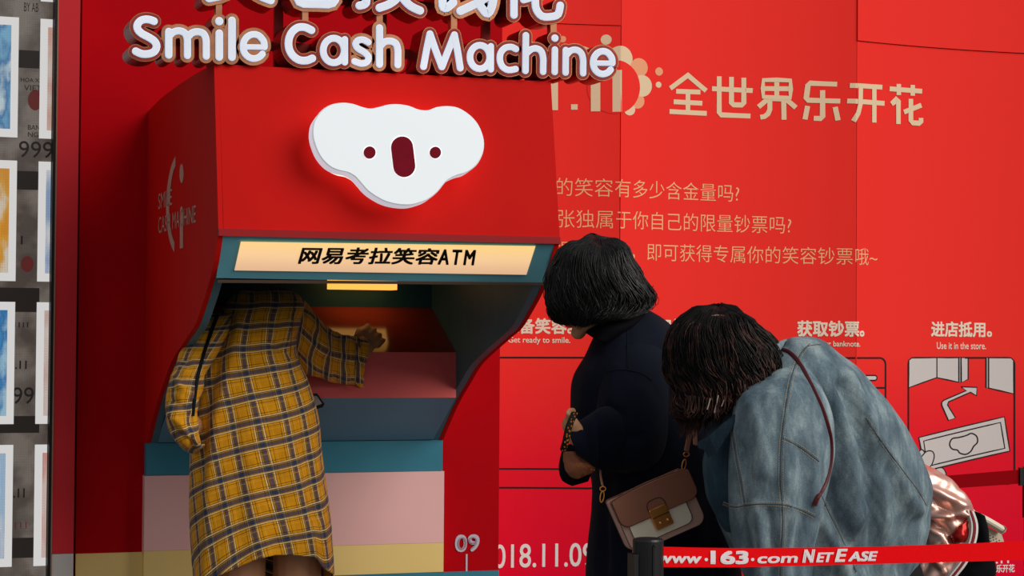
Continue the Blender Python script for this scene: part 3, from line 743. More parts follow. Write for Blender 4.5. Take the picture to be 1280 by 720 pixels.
for li, (nm, strokes) in enumerate(LET):
    g = G(); gf = G(); gb = G(); gm = G()
    for k, s in enumerate(strokes):
        P, r = s[0], s[1]; cl = len(s) > 2
        ex = 3.9; r -= .45
        V, Fc, lp = stroke(P, r+ex, cl, capn=10); extr(g, V, Fc, lp, SG, SD+.0003*k, .0, 0, True)
        # shade and reflection in the mirror-like rim, painted as a flat maroon layer
        if li not in (1, 2, 3, 4, 7, 8, 16, 17, 19): V, Fc, lp = stroke(P, r+ex-1.0, cl, capn=10); extr(gm, V, Fc, lp, SG, SD+.0012+.0002*k, None, 0)
        V, Fc, lp = stroke(P, r-.5, cl, capn=10); extr(gb, V, Fc, lp, SG, SD+.0030+.0002*k, SD-.001, 0)
        V, Fc, lp = stroke(P, r-1.15, cl, capn=10); extr(gf, V, Fc, lp, SG, SD+.0044+.0002*k, SD+.001, 0)
    # faces not pointing at the viewer are the maroon side walls
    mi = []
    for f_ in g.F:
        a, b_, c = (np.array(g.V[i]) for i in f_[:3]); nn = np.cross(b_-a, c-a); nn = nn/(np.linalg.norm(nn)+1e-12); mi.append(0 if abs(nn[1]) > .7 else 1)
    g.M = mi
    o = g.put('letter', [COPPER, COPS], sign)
    if gm.V: gm.put('letter_rim_reflection', mat('rim_reflection_maroon', '9A3A2C', .3, .35, noise_s=12, var=.25), o)
    e = gb.put('letter_edge', FACEB, o); gf.put('letter_face', FACEW, o)
g = G()
for x, ya, yb in ((274, 3, 21), (382, 11, 28), (475, 17, 32), (568, 17, 37), (692.5, 29, 42)):
    A = [SG(x-3.8, ya, SD-.003), SG(x+3.8, ya, SD-.003), SG(x+3.8, yb, SD-.003), SG(x-3.8, yb, SD-.003)]
    B = [SG(x-3.8, ya, SD-.03), SG(x+3.8, ya, SD-.03), SG(x+3.8, yb, SD-.03), SG(x-3.8, yb, SD-.03)]
    g = G(); g.hexa(A, B); g.put('connecting_bar', COPPER, sign)
# rear carrier rails that tie the letters together and stand on the hood
zc = U(460, 86, YSG)[2]
for (xa, xb, yy) in ((165, 765, 60), (258, 706, -2)):
    P = [U(xa, yy+(xa-460)*.042, YSG+.1), U(xb, yy+(xb-460)*.042, YSG+.1)]
    g = G(); g.box(P[0][0], P[1][0], YSG+.101, YSG+.116, P[0][2]-.012, P[0][2]+.012); g.put('carrier_rail', COPS, sign)
for x in (350, 480, 610):
    X = U(x, 60, YSG+.1)[0]; g = G(); g.box(X-.012, X+.012, YSG+.117, YSG+.13, topf[1]+.002, U(x, -20, YSG+.1)[2]); g.put('carrier_post', COPS, sign)
g = G(); g.tube(cr([SG(505, 72, .08), SG(512, 72, .06), SG(519, 76, .06), SG(514, 86, .05), SG(508, 90, .02)], 4), .0011, 6); g.put('cable', mat('black_cable', '0A0808', .5), sign)
#PEOPLE ==============================================================
def to_view(P):
    d = np.asarray(P)-CAMP; return d/np.linalg.norm(d)
def loft(secs, n=48, per=6, cap0=True, cap1=True, sq=2.2, drop=None):
    """secs: (ax,ay,bx,by,Y,depth[,dYb]) - silhouette points in the picture at world depth Y, half depth in m.
    returns grid (rows, n, 3), uv grid"""
    ctrl = []
    for s_ in secs:
        ax, ay, bx, by, Y, dp = s_[:6]; Yb = Y+(s_[6] if len(s_) > 6 else 0)
        ctrl.append(np.r_[U(ax, ay, Y), U(bx, by, Yb), dp])
    C_ = np.array(cr(ctrl, per)); rows = len(C_)
    Gd = np.zeros((rows, n, 3)); uv = np.zeros((rows, n, 2)); vlen = 0; prev = None
    th = np.arange(n)*2*math.pi/n
    for i, c in enumerate(C_):
        a, b, dp = c[:3], c[3:6], c[6]; m = (a+b)/2; h = (b-a)/2
        vd = to_view(m); hn = h/np.linalg.norm(h); vd = vd-hn*np.dot(vd, hn); vd /= np.linalg.norm(vd)
        ct, st = np.cos(th), np.sin(th)
        e = 2/sq; cx = np.sign(ct)*np.abs(ct)**e; sx = np.sign(st)*np.abs(st)**e
        Gd[i] = m+np.outer(cx, h)+np.outer(sx, vd*dp)
        if prev is not None: vlen += np.linalg.norm(m-prev)
        prev = m
        # arc length measured from the camera-facing centre line (theta = -90 deg)
        R_ = (np.linalg.norm(h)+dp)/2
        uv[i, :, 0] = ((th+math.pi/2+math.pi) % (2*math.pi)-math.pi)*R_
        uv[i, :, 1] = vlen
    return Gd, uv
def grid_faces(rows, n, cap0, cap1):
    f = [(i*n+k, (i+1)*n+k, (i+1)*n+(k+1) % n, i*n+(k+1) % n) for i in range(rows-1) for k in range(n)]
    if cap0: f.append(tuple(range(n)))
    if cap1: f.append(tuple((rows-1)*n+k for k in range(n-1, -1, -1)))
    return f
def normals_of(V, Fc):
    N = np.zeros_like(V)
    for f in Fc:
        if len(f) != 4: continue
        a, b, c, d = (V[i] for i in f); nn = np.cross(c-a, d-b)
        for i in f: N[i] += nn
    L_ = np.linalg.norm(N, axis=1)[:, None]; return N/(L_+1e-12)
def outward(V, N, ctr_rows, n):
    return N
def seg_dist(px, py, poly):
    d = np.full(len(px), 1e9)
    for (x0, y0), (x1, y1) in zip(poly[:-1], poly[1:]):
        vx, vy = x1-x0, y1-y0; L2 = vx*vx+vy*vy+1e-9
        t = np.clip(((px-x0)*vx+(py-y0)*vy)/L2, 0, 1); d = np.minimum(d, np.hypot(px-x0-t*vx, py-y0-t*vy))
    return d
class Cloth:
    def __init__(s, secs, n=64, per=8, cap0=True, cap1=True, sq=2.2, rough=0, rscale=(6, 6, 3), folds=(), seed=0):
        s.G, s.uv = loft(secs, n, per, sq=sq); s.rows, s.n = s.G.shape[:2]
        V = s.G.reshape(-1, 3).copy(); s.F = grid_faces(s.rows, n, cap0, cap1)
        N = normals_of(V, s.F)
        cen = np.repeat(s.G.mean(1), n, axis=0); sg = np.sign(np.sum((V-cen)*N, 1).mean()); N *= sg
        if sg < 0: s.F = [tuple(reversed(f)) for f in s.F]
        if rough:
            for i in range(len(V)):
                p = Vector((V[i][0]*rscale[0], V[i][1]*rscale[1], V[i][2]*rscale[2]+seed*7.3))
                V[i] += N[i]*rough*(noise.noise(p)+.5*noise.noise(p*2.3))
        z = (V-CAMP)@FW; px = 640+F*((V-CAMP)@RT)/z; py = 360-F*((V-CAMP)@UPV)/z
        vd = (V-CAMP); vd /= np.linalg.norm(vd, axis=1)[:, None]
        fac = np.clip(-np.sum(vd*N, 1)*2+.1, 0, 1)
        for poly, wd, amp in folds:
            d = seg_dist(px, py, poly); V += N*(1.0*amp*np.exp(-(d/wd)**2)*fac)[:, None]
        s.V = V; s.N = N
        s.uvf = s.uv.reshape(-1, 2)
    def put(s, name, m, parent, uvrot=None, solid=.003):
        uv = s.uvf if uvrot is None else uvrot(s.uvf)
        o = add(name, s.V, s.F, m, parent, smooth=True, uv=uv)
        if solid:
            md = o.modifiers.new('Solid', 'SOLIDIFY'); md.thickness = solid; md.offset = -1
        return o
    def bvh(s):
        T = []
        for f in s.F:
            if len(f) == 4: T += [(f[0], f[1], f[2]), (f[0], f[2], f[3])]
        return BVHTree.FromPolygons([Vector(v) for v in s.V], T)
def on_surf(bvhs, pts, lift=.002, per=6, smooth=True):
    P = []
    for q in (cr(pts, per) if smooth else pts):
        d = Vector(ray(q[0], q[1])).normalized(); best = None
        for b in bvhs:
            h = b.ray_cast(Vector(CAMP), d)
            if h[0] is not None and (best is None or h[3] < best[3]): best = h
        if best is not None: P.append(np.array(best[0]-d*lift))
    return P
def seam(g, bvhs, pts, r=.0022, lift=.0008, flat=1, mi=0, n=6):
    P = on_surf(bvhs, pts, lift)
    if len(P) > 2: g.tube(P, r, n, mi=mi, flat=flat)

def voxel(name, g, m, parent, vox=.006, smooth=4, loc=None):
    o = g.put(name, m, parent)
    md = o.modifiers.new('R', 'REMESH'); md.mode = 'VOXEL'; md.voxel_size = vox
    if smooth: m2 = o.modifiers.new('S', 'SMOOTH'); m2.iterations = smooth; m2.factor = .6
    dg = bpy.context.evaluated_depsgraph_get(); dg.update()
    me = bpy.data.meshes.new_from_object(o.evaluated_get(dg)); o.modifiers.clear(); old = o.data; o.data = me; bpy.data.meshes.remove(old)
    me.name = name
    if not me.materials: me.materials.append(m)
    me.polygons.foreach_set('use_smooth', [True]*len(me.polygons)); return o
def limb(g, pts, rad, n=14):
    """chain of tapered capsules"""
    pts = [np.array(p, float) for p in pts]
    g.tube(pts, rad, n)
    for p, r in zip(pts, rad): g.sphere(p, r, 14, 8)
def hand(g, wrist, d, side, up, s=1.0, curl=.6, splay=1.0, r=.0078):
    """hand: wrist point, direction to the knuckles, side = towards the thumb, up = back of hand"""
    d, side, up = (np.array(v, float)/np.linalg.norm(v) for v in (d, side, up))
    W = np.array(wrist, float); k0 = W+d*.085*s
    for t in np.linspace(-1, 1, 5):
        g.tube([W+side*.018*t*s, k0+side*.034*t*s], [.014*s, .0115*s], 10); g.sphere(k0+side*.034*t*s, .0115*s, 10, 6)
    for t, L_ in ((1, .068), (.36, .078), (-.3, .073), (-1, .056)):
        b = k0+side*.032*t*s; dirr = d+side*.12*t*splay; P = [b]; ang = .15
        for ln in (.45, .32, .24):
            ang += curl*.55; v = dirr*math.cos(ang)-up*math.sin(ang); v /= np.linalg.norm(v); P.append(P[-1]+v*L_*ln*s)
        limb(g, P, [r*1.12*s, r*s, r*.92*s, r*.8*s], 8)
    P = [W+d*.018*s+side*.02*s, W+d*.05*s+side*.048*s-up*.006*s, W+d*.078*s+side*.056*s-up*.014*s, W+d*.1*s+side*.052*s-up*.02*s]
    limb(g, P, [.014*s, .0115*s, .0098*s, .008*s], 8)
def strands(g, Gd, count, v0, v1, r=.0011, steps=12, lift=.004, wave=.006, wf=9, seedoff=0, ext=.0, tang=.0, theta=None, flare=0):
    """hair strands running down the rows of a grid (rows,n,3)"""
    rows, n = Gd.shape[:2]; cen = Gd.mean(1)
    def at(th, v):
        v = min(max(v, 0), rows-1.001); i = int(v); f = v-i; k = (th/(2*math.pi)*n) % n; a = int(k); fk = k-a; b = (a+1) % n
        p = (Gd[i, a % n]*(1-fk)+Gd[i, b]*fk)*(1-f)+(Gd[i+1, a % n]*(1-fk)+Gd[i+1, b]*fk)*f
        c = cen[i]*(1-f)+cen[i+1]*f; return p, c
    for q in range(count):
        th = random.uniform(0, 2*math.pi) if theta is None else random.uniform(*theta)
        a = v0+(random.random()**2.2)*.45; e = v1*(1-.16*random.random()**2)+ext*random.random()
        lf = lift*random.uniform(-.3, 1.0); ph = random.uniform(0, 6.28); wv = wave*random.uniform(.4, 1.3); tw = random.uniform(-tang, tang)
        clump = math.sin(th*11+seedoff)*.6; P = []
        for j in range(steps+1):
            t = j/steps; v = (a+(e-a)*t)*(rows-1); vv = min(v, rows-1.001)
            th2 = th+tw*t+wv*8*math.sin(wf*t+clump*2+ph*.25)*t
            p, c = at(th2, vv); o = p-c; L_ = np.linalg.norm(o)+1e-9
            if v > rows-1.001:
                p0, c0 = at(th2, rows-2.2); dd = (p-p0); dd = dd/(np.linalg.norm(dd)+1e-9); p = p+(cen[-1]-cen[-3])/(np.linalg.norm(cen[-1]-cen[-3])+1e-9)*(v-rows+1)*.006
            P.append(p+o/L_*(lf+.0015+wv*math.sin(wf*t*1.3+clump*3+ph*.3)*t*.8+flare*t**4*random.uniform(.4, 1)*.02))
        rad = [r*(.5+.8*math.sin(math.pi*min(1, .12+t*.8))) for t in np.linspace(0, 1, steps+1)]; rad[-1] = r*.15
        g.tube(P, rad, 3, caps=False)
def hair_mat(name, c, rough=.38, c2=None, spec=.5):
    m = bpy.data.materials.new(name); m.use_nodes = True; t = NT(m); b = t.n['Principled BSDF']
    tc = t.new('ShaderNodeTexCoord'); nz = t.new('ShaderNodeTexNoise'); nz.inputs['Scale'].default_value = 45; t.link(tc.outputs['Object'], nz.inputs[0])
    rp = t.new('ShaderNodeValToRGB'); e = rp.color_ramp.elements; e[0].position = .4; e[1].position = .66; e[0].color = srgb(c); e[1].color = srgb(c2 or c)
    t.link(nz.outputs[0], rp.inputs[0]); t.link(rp.outputs[0], b.inputs['Base Color'])
    b.inputs['Roughness'].default_value = rough; b.inputs['Specular IOR Level'].default_value = spec; return m
SKIN = mat('skin', 'B9805E', .5, noise_s=14, var=.08, spec=.35)
SKIN_L = mat('skin_legs', 'BC845E', .5, noise_s=14, var=.08, spec=.35)
SHOE = mat('shoe_black', '15130F', .4)
def cf(o): return o

def shoe(parent, foot, dirv, m, s=1.0):
    g = G(); f = np.array(foot, float); d = np.array([dirv[0], dirv[1], 0.]); d /= np.linalg.norm(d)
    for t, r, h in ((-.06, .036, .05), (-.02, .038, .055), (.04, .04, .042), (.1, .043, .034), (.15, .038, .028)):
        g.sphere(f+d*t*s+np.array([0, 0, h*.62]), (r*s, r*s*1.05, h*.62), 14, 8)
    o = voxel('shoe', g, m, parent, .007, 3)
    return o

def body(parent, hip, sh, head, headr, legs, arms, m, face, hands=(), neck=.048, torso=(.13, .10, .15), vox=.009, chest=None):
    """one continuous body: hips, trunk, neck, head with a face, arms, legs"""
    g = G(); hip, sh, head = (np.array(v, float) for v in (hip, sh, head))
    P = [hip, hip*.66+sh*.34, hip*.33+sh*.67, sh]
    across = np.array(arms[0][0])-np.array(arms[1][0]); across = across/np.linalg.norm(across)
    for p, r in zip(P, (torso[0], torso[1], torso[2]*.95, torso[2]*.8)):
        for t in (-.45, 0, .45): g.sphere(p+across*t*r, (r*.72, r*.72, r*.8), 14, 10)
    for a, b, ra, rb in zip(P[:-1], P[1:], (torso[0], torso[1], torso[2]*.9), (torso[1], torso[2]*.9, torso[2]*.75)):
        for t in (-.45, 0, .45): g.tube([a+across*t*ra, b+across*t*rb], [ra*.7, rb*.7], 14)
    g.tube([sh, (sh+head)/2, head], [neck*1.25, neck, neck], 14)
    f = np.array(face, float); f /= np.linalg.norm(f); upv = head-sh; upv = upv-f*np.dot(upv, f); upv /= np.linalg.norm(upv); sd_ = np.cross(f, upv)
    Rm = np.stack([sd_, f, upv], 1); R0 = headr
    g.sphere(head, (R0*.74, R0*.92, R0*.98), 24, 16, rot=Rm)
    g.sphere(head+f*R0*.28-upv*R0*.45, (R0*.56, R0*.6, R0*.62), 18, 12, rot=Rm)      # jaw
    g.sphere(head+f*R0*.74-upv*R0*.92, (R0*.26, R0*.2, R0*.18), 12, 8, rot=Rm)        # chin
    g.tube([head+f*R0*.86+upv*R0*.05, head+f*R0*1.06-upv*R0*.3], [R0*.09, R0*.15], 8); g.sphere(head+f*R0*1.06-upv*R0*.3, R0*.15, 10, 8)   # nose
    g.sphere(head+f*R0*.86-upv*R0*.58, (R0*.24, R0*.12, R0*.09), 12, 8, rot=Rm)       # lips
    for s_ in (-1, 1):
        g.sphere(head+sd_*s_*R0*.74-f*R0*.02-upv*R0*.12, (R0*.09, R0*.17, R0*.27), 12, 8, rot=Rm)
        g.sphere(head+sd_*s_*R0*.3+f*R0*.78+upv*R0*.02, (R0*.2, R0*.12, R0*.1), 10, 8, rot=Rm)
    for L_ in legs: limb(g, *L_)
    for a in arms: limb(g, a[0:1]+a[1], a[2]) if False else None
    for A in arms: limb(g, A[1], A[2])
    for h in hands: hand(g, *h[0], **h[1])
    o = voxel('body', g, m, parent, vox, 3)
    for s_ in (-1, 1):
        g = G(); c = head+sd_*s_*R0*.3+f*R0*.86+upv*R0*.04; g.sphere(c, R0*.1, 12, 8, mi=0); g.sphere(c+f*R0*.055, (R0*.055, R0*.05, R0*.055), 10, 6, mi=1, rot=Rm)
        g.put('eye', [mat('eye_white', 'E8E4DE', .2), mat('iris_dark', '140C08', .15)], parent)
    return o

# ---------------------------------------------------------------- plaid cloth
def plaid_mat():
    m = bpy.data.materials.new('mustard_plaid'); m.use_nodes = True; t = NT(m); b = t.n['Principled BSDF']
    uvn = t.new('ShaderNodeUVMap'); s = t.new('ShaderNodeSeparateXYZ'); t.link(uvn.outputs[0], s.inputs[0])
    def stripes(sock, per):
        fr = t.math('FRACT', t.math('DIVIDE', sock, per))
        rc = t.new('ShaderNodeValToRGB'); rc.color_ramp.interpolation = 'CONSTANT'
        ra = t.new('ShaderNodeValToRGB'); ra.color_ramp.interpolation = 'CONSTANT'
        st = [(0, 'D29A1E', 0), (.10, '1A1208', .75), (.125, 'D29A1E', 0), (.2, '2A1A10', .8), (.225, 'F0D49A', .75), (.262, '24343F', .82), (.30, 'C08C1C', .5), (.318, '24343F', .82), (.40, '163566', .85), (.46, '24343F', .82), (.50, 'C08C1C', .5), (.518, '24343F', .82), (.535, 'F0D49A', .75), (.572, '2A1A10', .8), (.597, 'D29A1E', 0), (.68, '1A1208', .75), (.703, 'D29A1E', 0), (.80, 'E8B24A', .5), (.82, 'D29A1E', 0)]
        for r_, idx in ((rc, 1), (ra, 2)):
            e = r_.color_ramp.elements
            while len(e) > 1: e.remove(e[-1])
            for i, q in enumerate(st):
                k = e[0] if i == 0 else e.new(q[0])
                k.position = q[0]; k.color = srgb(q[1]) if idx == 1 else (q[2], q[2], q[2], 1)
            t.link(fr, r_.inputs[0])
        return rc.outputs[0], ra.outputs[0]
    nz = t.new('ShaderNodeTexNoise'); nz.inputs['Scale'].default_value = 30; nz.inputs['Detail'].default_value = 5; t.link(uvn.outputs[0], nz.inputs[0])
    rp = t.new('ShaderNodeValToRGB'); rp.color_ramp.elements[0].position = .3; rp.color_ramp.elements[1].position = .7; rp.color_ramp.elements[0].color = srgb('C8850C'); rp.color_ramp.elements[1].color = srgb('E09A14'); t.link(nz.outputs[0], rp.inputs[0])
    cu, au = stripes(s.outputs[0], .060); cv, av = stripes(s.outputs[1], .0685)
    c1 = t.mix(au, rp.outputs[0], cu); c2 = t.mix(av, c1, cv); t.link(c2, b.inputs['Base Color'])
    b.inputs['Roughness'].default_value = .85; b.inputs['Specular IOR Level'].default_value = .1; b.inputs['Sheen Weight'].default_value = .1
    n2 = t.new('ShaderNodeTexNoise'); n2.inputs['Scale'].default_value = 22; n2.inputs['Detail'].default_value = 4; tc = t.new('ShaderNodeTexCoord'); t.link(tc.outputs['Object'], n2.inputs[0])
    bp = t.new('ShaderNodeBump'); bp.inputs['Strength'].default_value = .5; bp.inputs['Distance'].default_value = .01; t.link(n2.outputs[0], bp.inputs['Height']); t.link(bp.outputs[0], b.inputs['Normal'])
    return m
PLAID = plaid_mat()

# ================================================================ PERSON 1: plaid shirt, head inside the booth
YP = -.50
p1 = thing('person', 'person in mustard plaid shirt bending forward with head inside the booth', 'person', (U(330, 700, YP)[0], YP, 0))
tors = [(322, 356.5, 348, 357, -.36, .01), (306, 359.5, 360, 361, -.37, .045), (292, 368, 372, 370, -.39, .085), (281, 384, 377, 384, -.42, .11), (272, 405, 371, 405, -.44, .12), (258, 440, 367, 440, -.47, .125),
        (247, 480, 382, 478, -.49, .13), (242, 520, 394, 518, -.5, .135), (239, 565, 400, 560, -.5, .14), (239, 615, 406, 610, -.5, .145), (240, 665, 412, 660, -.5, .15), (243, 705, 415, 690, -.5, .15)]
folds1 = [([(300, 400), (292, 450), (272, 520), (262, 600), (258, 700)], 7, .010), ([(283, 395), (272, 450), (256, 520), (250, 600)], 6, -.009), ([(330, 380), (335, 440), (350, 520), (372, 600), (392, 690)], 11, .006),
          ([(345, 430), (362, 470), (380, 540), (394, 640)], 7, -.009), ([(360, 400), (352, 440), (366, 500), (388, 560), (402, 650), (408, 700)], 7, .008), ([(315, 500), (318, 600), (328, 700)], 14, .006), ([(295, 520), (296, 610), (300, 700)], 10, -.006), ([(345, 600), (352, 700)], 9, -.005),
          ([(365, 440), (340, 432), (318, 440)], 6, -.005), ([(362, 452), (335, 460), (300, 450)], 7, .004)]
shirt = Cloth(tors, 96, 12, True, False, sq=2.3, rough=.006, rscale=(7, 7, 3.5), folds=folds1)
# hem: back tail rises in the middle, drops at the sides; ring row shear applied to the last part
R_, N_ = shirt.rows, shirt.n; Vg = shirt.V.reshape(R_, N_, 3); th = np.arange(N_)*2*math.pi/N_
hx = [241, 262, 297, 320, 345, 370, 395, 404, 417]; hy = [731, 724, 709, 699.5, 694, 694, 697, 709, 717]
sc0 = 1/450.
for k in range(N_):
    x, y = proj(Vg[R_-1, k]); frontface = math.sin(th[k]) < 0
    want = np.interp(x, hx, hy) if frontface else 735
    dz = -(want-y)*sc0*1.02
    for i in range(R_):
        t = max(0, (i-(R_-26))/25.); Vg[i, k, 2] += dz*t**1.5
        Vg[i, k, :2] += 0
shirt.V = Vg.reshape(-1, 3)
def uvt(uv):
    v = uv[:, 1]; u = uv[:, 0]; s_ = np.clip((v-.08)/.3, 0, 1)
    return np.stack([u-.12*np.maximum(0, v-.12)+.018, v+.25*u*s_+.01], 1)
so = shirt.put('shirt', PLAID, p1, uvt)
# right sleeve
slv = [(352, 366, 345, 432, -.40, .07), (370, 368, 356, 446, -.40, .075), (384, 380, 368, 455, -.38, .07), (396, 394, 380, 465, -.36, .066), (408, 409, 396, 473, -.34, .06), (422, 415, 412, 478, -.31, .056), (436, 419, 430, 480, -.28, .05), (447, 422, 443, 480, -.26, .048), (453, 424, 449, 481, -.25, .046)]
fold2 = [([(372, 448), (395, 452), (420, 440)], 5, -.006), ([(385, 398), (405, 425), (412, 470)], 5, .006), ([(420, 416), (424, 445), (418, 478)], 5, -.006), ([(434, 420), (440, 450), (432, 478)], 4, .006), ([(380, 425), (410, 440), (440, 447)], 6, .005), ([(445, 422), (449, 450)], 3, -.005)]
sl = Cloth(slv, 56, 8, True, False, sq=2.0, rough=.007, rscale=(14, 14, 14), folds=fold2, seed=3)
def uvs(uv): return np.stack([uv[:, 0]+.03, uv[:, 1]+.02-.12*uv[:, 0]], 1)
slo = sl.put('sleeve', PLAID, p1, uvs)
# rolled cuff, flared
cuf = [(447, 421, 443, 477, -.262, .05), (454, 421, 449, 483, -.25, .056), (459, 424, 452, 485, -.242, .054), (460, 427, 453, 484, -.238, .05)]
cu_ = Cloth(cuf, 48, 6, False, False, sq=2.0, rough=.010, rscale=(25, 25, 25), seed=9); cu_.put('cuff', PLAID, p1, uvs)
# loose corner of the cuff
g = G(); P = [U(444, 478, -.3), U(452, 480, -.3), U(456, 484.5, -.3), U(449, 484, -.3)]; Q = [p+np.array([0, .006, 0]) for p in P]; g.hexa(P, Q); add('cuff_flap', g.V, g.F, PLAID, p1, uv=[(v[0], v[2]) for v in g.V])
# left sleeve, elbow out at the left
lsl = [(262, 392, 300, 392, -.44, .05), (247, 405, 292, 410, -.47, .06), (232, 430, 272, 440, -.52, .06), (219, 455, 258, 465, -.56, .06), (210, 478, 250, 490, -.585, .058), (207.5, 502, 247, 512, -.60, .056), (208.5, 525, 246, 532, -.605, .054), (216, 548, 248, 548, -.60, .05), (229, 561, 250, 556, -.585, .045), (243, 566, 256, 556, -.56, .04)]
fold3 = [([(214, 500), (228, 505), (236, 520), (240, 560)], 4, -.008), ([(222, 480), (240, 495), (246, 510)], 4, .007), ([(211, 520), (226, 528), (236, 545)], 4, .006), ([(230, 450), (245, 470), (248, 500)], 5, -.006), ([(217, 470), (229, 488), (226, 500)], 4, .006), ([(214, 535), (228, 545), (240, 556)], 4, -.006)]
ls = Cloth(lsl, 52, 8, True, True, sq=2.0, rough=.008, rscale=(12, 12, 12), folds=fold3, seed=5)
def uvl(uv): return np.stack([uv[:, 0]*1.0+.01, uv[:, 1]+.03+.3*uv[:, 0]], 1)
ls.put('sleeve', PLAID, p1, uvl)
bv1 = [shirt.bvh(), sl.bvh(), ls.bvh()]
g = G(); seam(g, bv1, [(368, 372), (367, 395), (364, 420), (363, 446)], .0016, .0006); g.put('shoulder_seam', mat('plaid_seam', '6A4A14', .8), p1)
g = G(); P = on_surf(bv1, [(272, 394), (263, 418), (254, 445), (247, 472), (243, 500), (241, 520)], .004); g.tube(P, .0055, 6, flat=.4); 
g.put('shoulder_cord', mat('black_cord', '0A0B0D', .6), p1)
# hidden body
Lh, Rh = U(303, 690, YP), U(372, 690, YP)
hip = U(332, 640, YP+.02); shd = U(330, 405, -.36); hd = U(350, 425, -.17)
arR = [U(368, 405, -.38), U(412, 447, -.315), U(447, 447, -.262), U(457.5, 437, -.235)]
arL = [U(285, 415, -.47), U(228, 525, -.57), U(330, 535, -.78+.0), U(388, 512, -.74)]
arL = [U(282, 420, -.46), U(250, 440, -.52), U(230, 480, -.585), U(228, 527, -.595), U(272, 545, -.42), U(345, 518, -.38)]
dh = U(472, 415, -.2)-U(457, 438, -.24)
legs = [([Lh, U(300, 780, YP), (U(300, 780, YP)*[1, 1, 0]+[0, 0, .47]), (U(298, 780, YP)*[1, 1, 0]+[0, -.02, .10])], [.07, .066, .054, .038]),
        ([Rh, U(372, 780, YP), (U(372, 780, YP)*[1, 1, 0]+[0, 0, .47]), (U(374, 780, YP)*[1, 1, 0]+[0, -.02, .10])], [.07, .066, .054, .038])]
legs[0][0][0] = U(302, 672, YP); legs[1][0][0] = U(371, 672, YP)
body(p1, hip, shd, hd, .105, legs, [(arR[0], arR, [.042, .033, .026, .024]), (arL[0], arL, [.042, .038, .035, .033, .028, .025])], SKIN_L, (.15, .75, -.65),
     hands=[((U(451, 442, -.245), dh, (-.75, .2, .65), (-.25, -.85, .45)), dict(s=.84, curl=.5, splay=1.8, r=.012)), ((arL[5], (.3, .05, .05), (0, -.3, 1), (.1, -1, 0)), dict(s=.8, curl=1.0))], torso=(.12, .10, .11), vox=.0045, neck=.045)
for L_ in legs: f_ = L_[0][3]; shoe(p1, (f_[0], f_[1]+.0, .0), (0, 1), SHOE)
# hair of person 1 (hidden in the booth)
g = G(); Rm = np.eye(3); g.sphere(hd+np.array([0, -.01, .035]), (.10, .115, .10), 24, 14); g.sphere(hd+np.array([0, -.05, -.01]), (.095, .08, .11), 20, 12); voxel('hair', g, hair_mat('hair_plain_dark', '0C0908'), p1, .008, 4)
# phone in the left hand
g = G(); A = [U(390, 492, -.36), U(396, 491.5, -.36), U(405.5, 505, -.35), U(403.5, 509, -.35), U(388, 514, -.36)]; B = [p+np.array([.003, .008, .0]) for p in A]; g.prism(A, B)
ph = thing('phone', 'black phone held low at right edge of the plaid shirt', 'phone', A[0]); g.put('case', mat('phone_case', '0B0B0C', .35), ph)
A = [U(391.5, 495, -.362), U(396, 495, -.362), U(402.5, 504.6, -.352), U(394, 507.5, -.358)]; g = G(); g.add([p-np.array([0, .0015, 0]) for p in A], [(0, 1, 2, 3)]); g.put('screen', mat('phone_screen', '8A8A88', .2), ph)
# ================================================================ PERSON 2: navy coat
Y2 = -1.20
p2 = thing('person', 'person with black bob haircut in dark navy coat, seen from behind, watching the booth', 'person', (U(825, 700, Y2)[0], Y2, 0))
NAVY = mat('navy_wool', '060C1E', .85, noise_s=60, var=.25, bump=.3, bscale=900, spec=.15, sheen=.03)
NAVYD = mat('navy_inner', '070A12', .9, spec=.1)
coat = [(752, 408, 800, 382, Y2-.0, .045), (744, 424, 822, 396, Y2, .085), (736, 445, 840, 415, Y2, .115), (723, 470, 852, 440, Y2, .135), (719, 496, 872, 470, Y2, .145), (721, 530, 886, 505, Y2, .15), (734, 565, 891, 545, Y2, .15), (745, 600, 896, 590, Y2, .15), (745, 635, 904, 632, Y2, .155), (741, 680, 915, 680, Y2, .165), (739, 740, 920, 740, Y2, .175), (737, 830, 925, 830, Y2, .185), (735, 915, 928, 915, Y2, .19)]
f2 = [([(785, 395), (784, 430), (785, 470)], 3, -.003), ([(748, 440), (742, 480), (735, 520)], 6, -.008), ([(760, 600), (757, 660), (754, 720)], 7, -.012), ([(830, 470), (850, 520), (862, 580)], 9, -.008), ([(755, 620), (765, 670), (772, 720)], 6, .006), ([(885, 620), (893, 680), (897, 720)], 8, -.008)]
co = Cloth(coat, 72, 7, True, False, sq=2.3, rough=.007, folds=f2, seed=2); co.put('coat', NAVY, p2, solid=.005)
slv = [(768, 425, 822, 425, Y2-.06, .05), (757, 450, 829, 445, Y2-.085, .068), (750, 485, 832, 480, Y2-.105, .07), (745, 520, 832, 520, Y2-.12, .07), (746, 555, 830, 552, Y2-.13, .068), (760, 583, 822, 575, Y2-.13, .06), (782, 592, 806, 588, Y2-.125, .03)]
f2b = [([(748, 500), (760, 512), (775, 518)], 5, -.007), ([(790, 470), (812, 480), (826, 500)], 3, -.003), ([(752, 540), (775, 548), (800, 545)], 6, -.006), ([(770, 460), (762, 500)], 8, .006)]
us = Cloth(slv, 48, 7, True, True, sq=2.0, rough=.006, folds=f2b, seed=4); us.put('sleeve', NAVY, p2)
fsl = [(800, 520, 800, 586, Y2-.13, .05), (775, 508, 780, 590, Y2-.14, .058), (752, 508, 762, 590, Y2-.15, .056), (733, 520, 746, 586, Y2-.155, .05), (718, 530, 733, 576, Y2-.16, .044), (709, 536, 721, 567, Y2-.165, .036)]
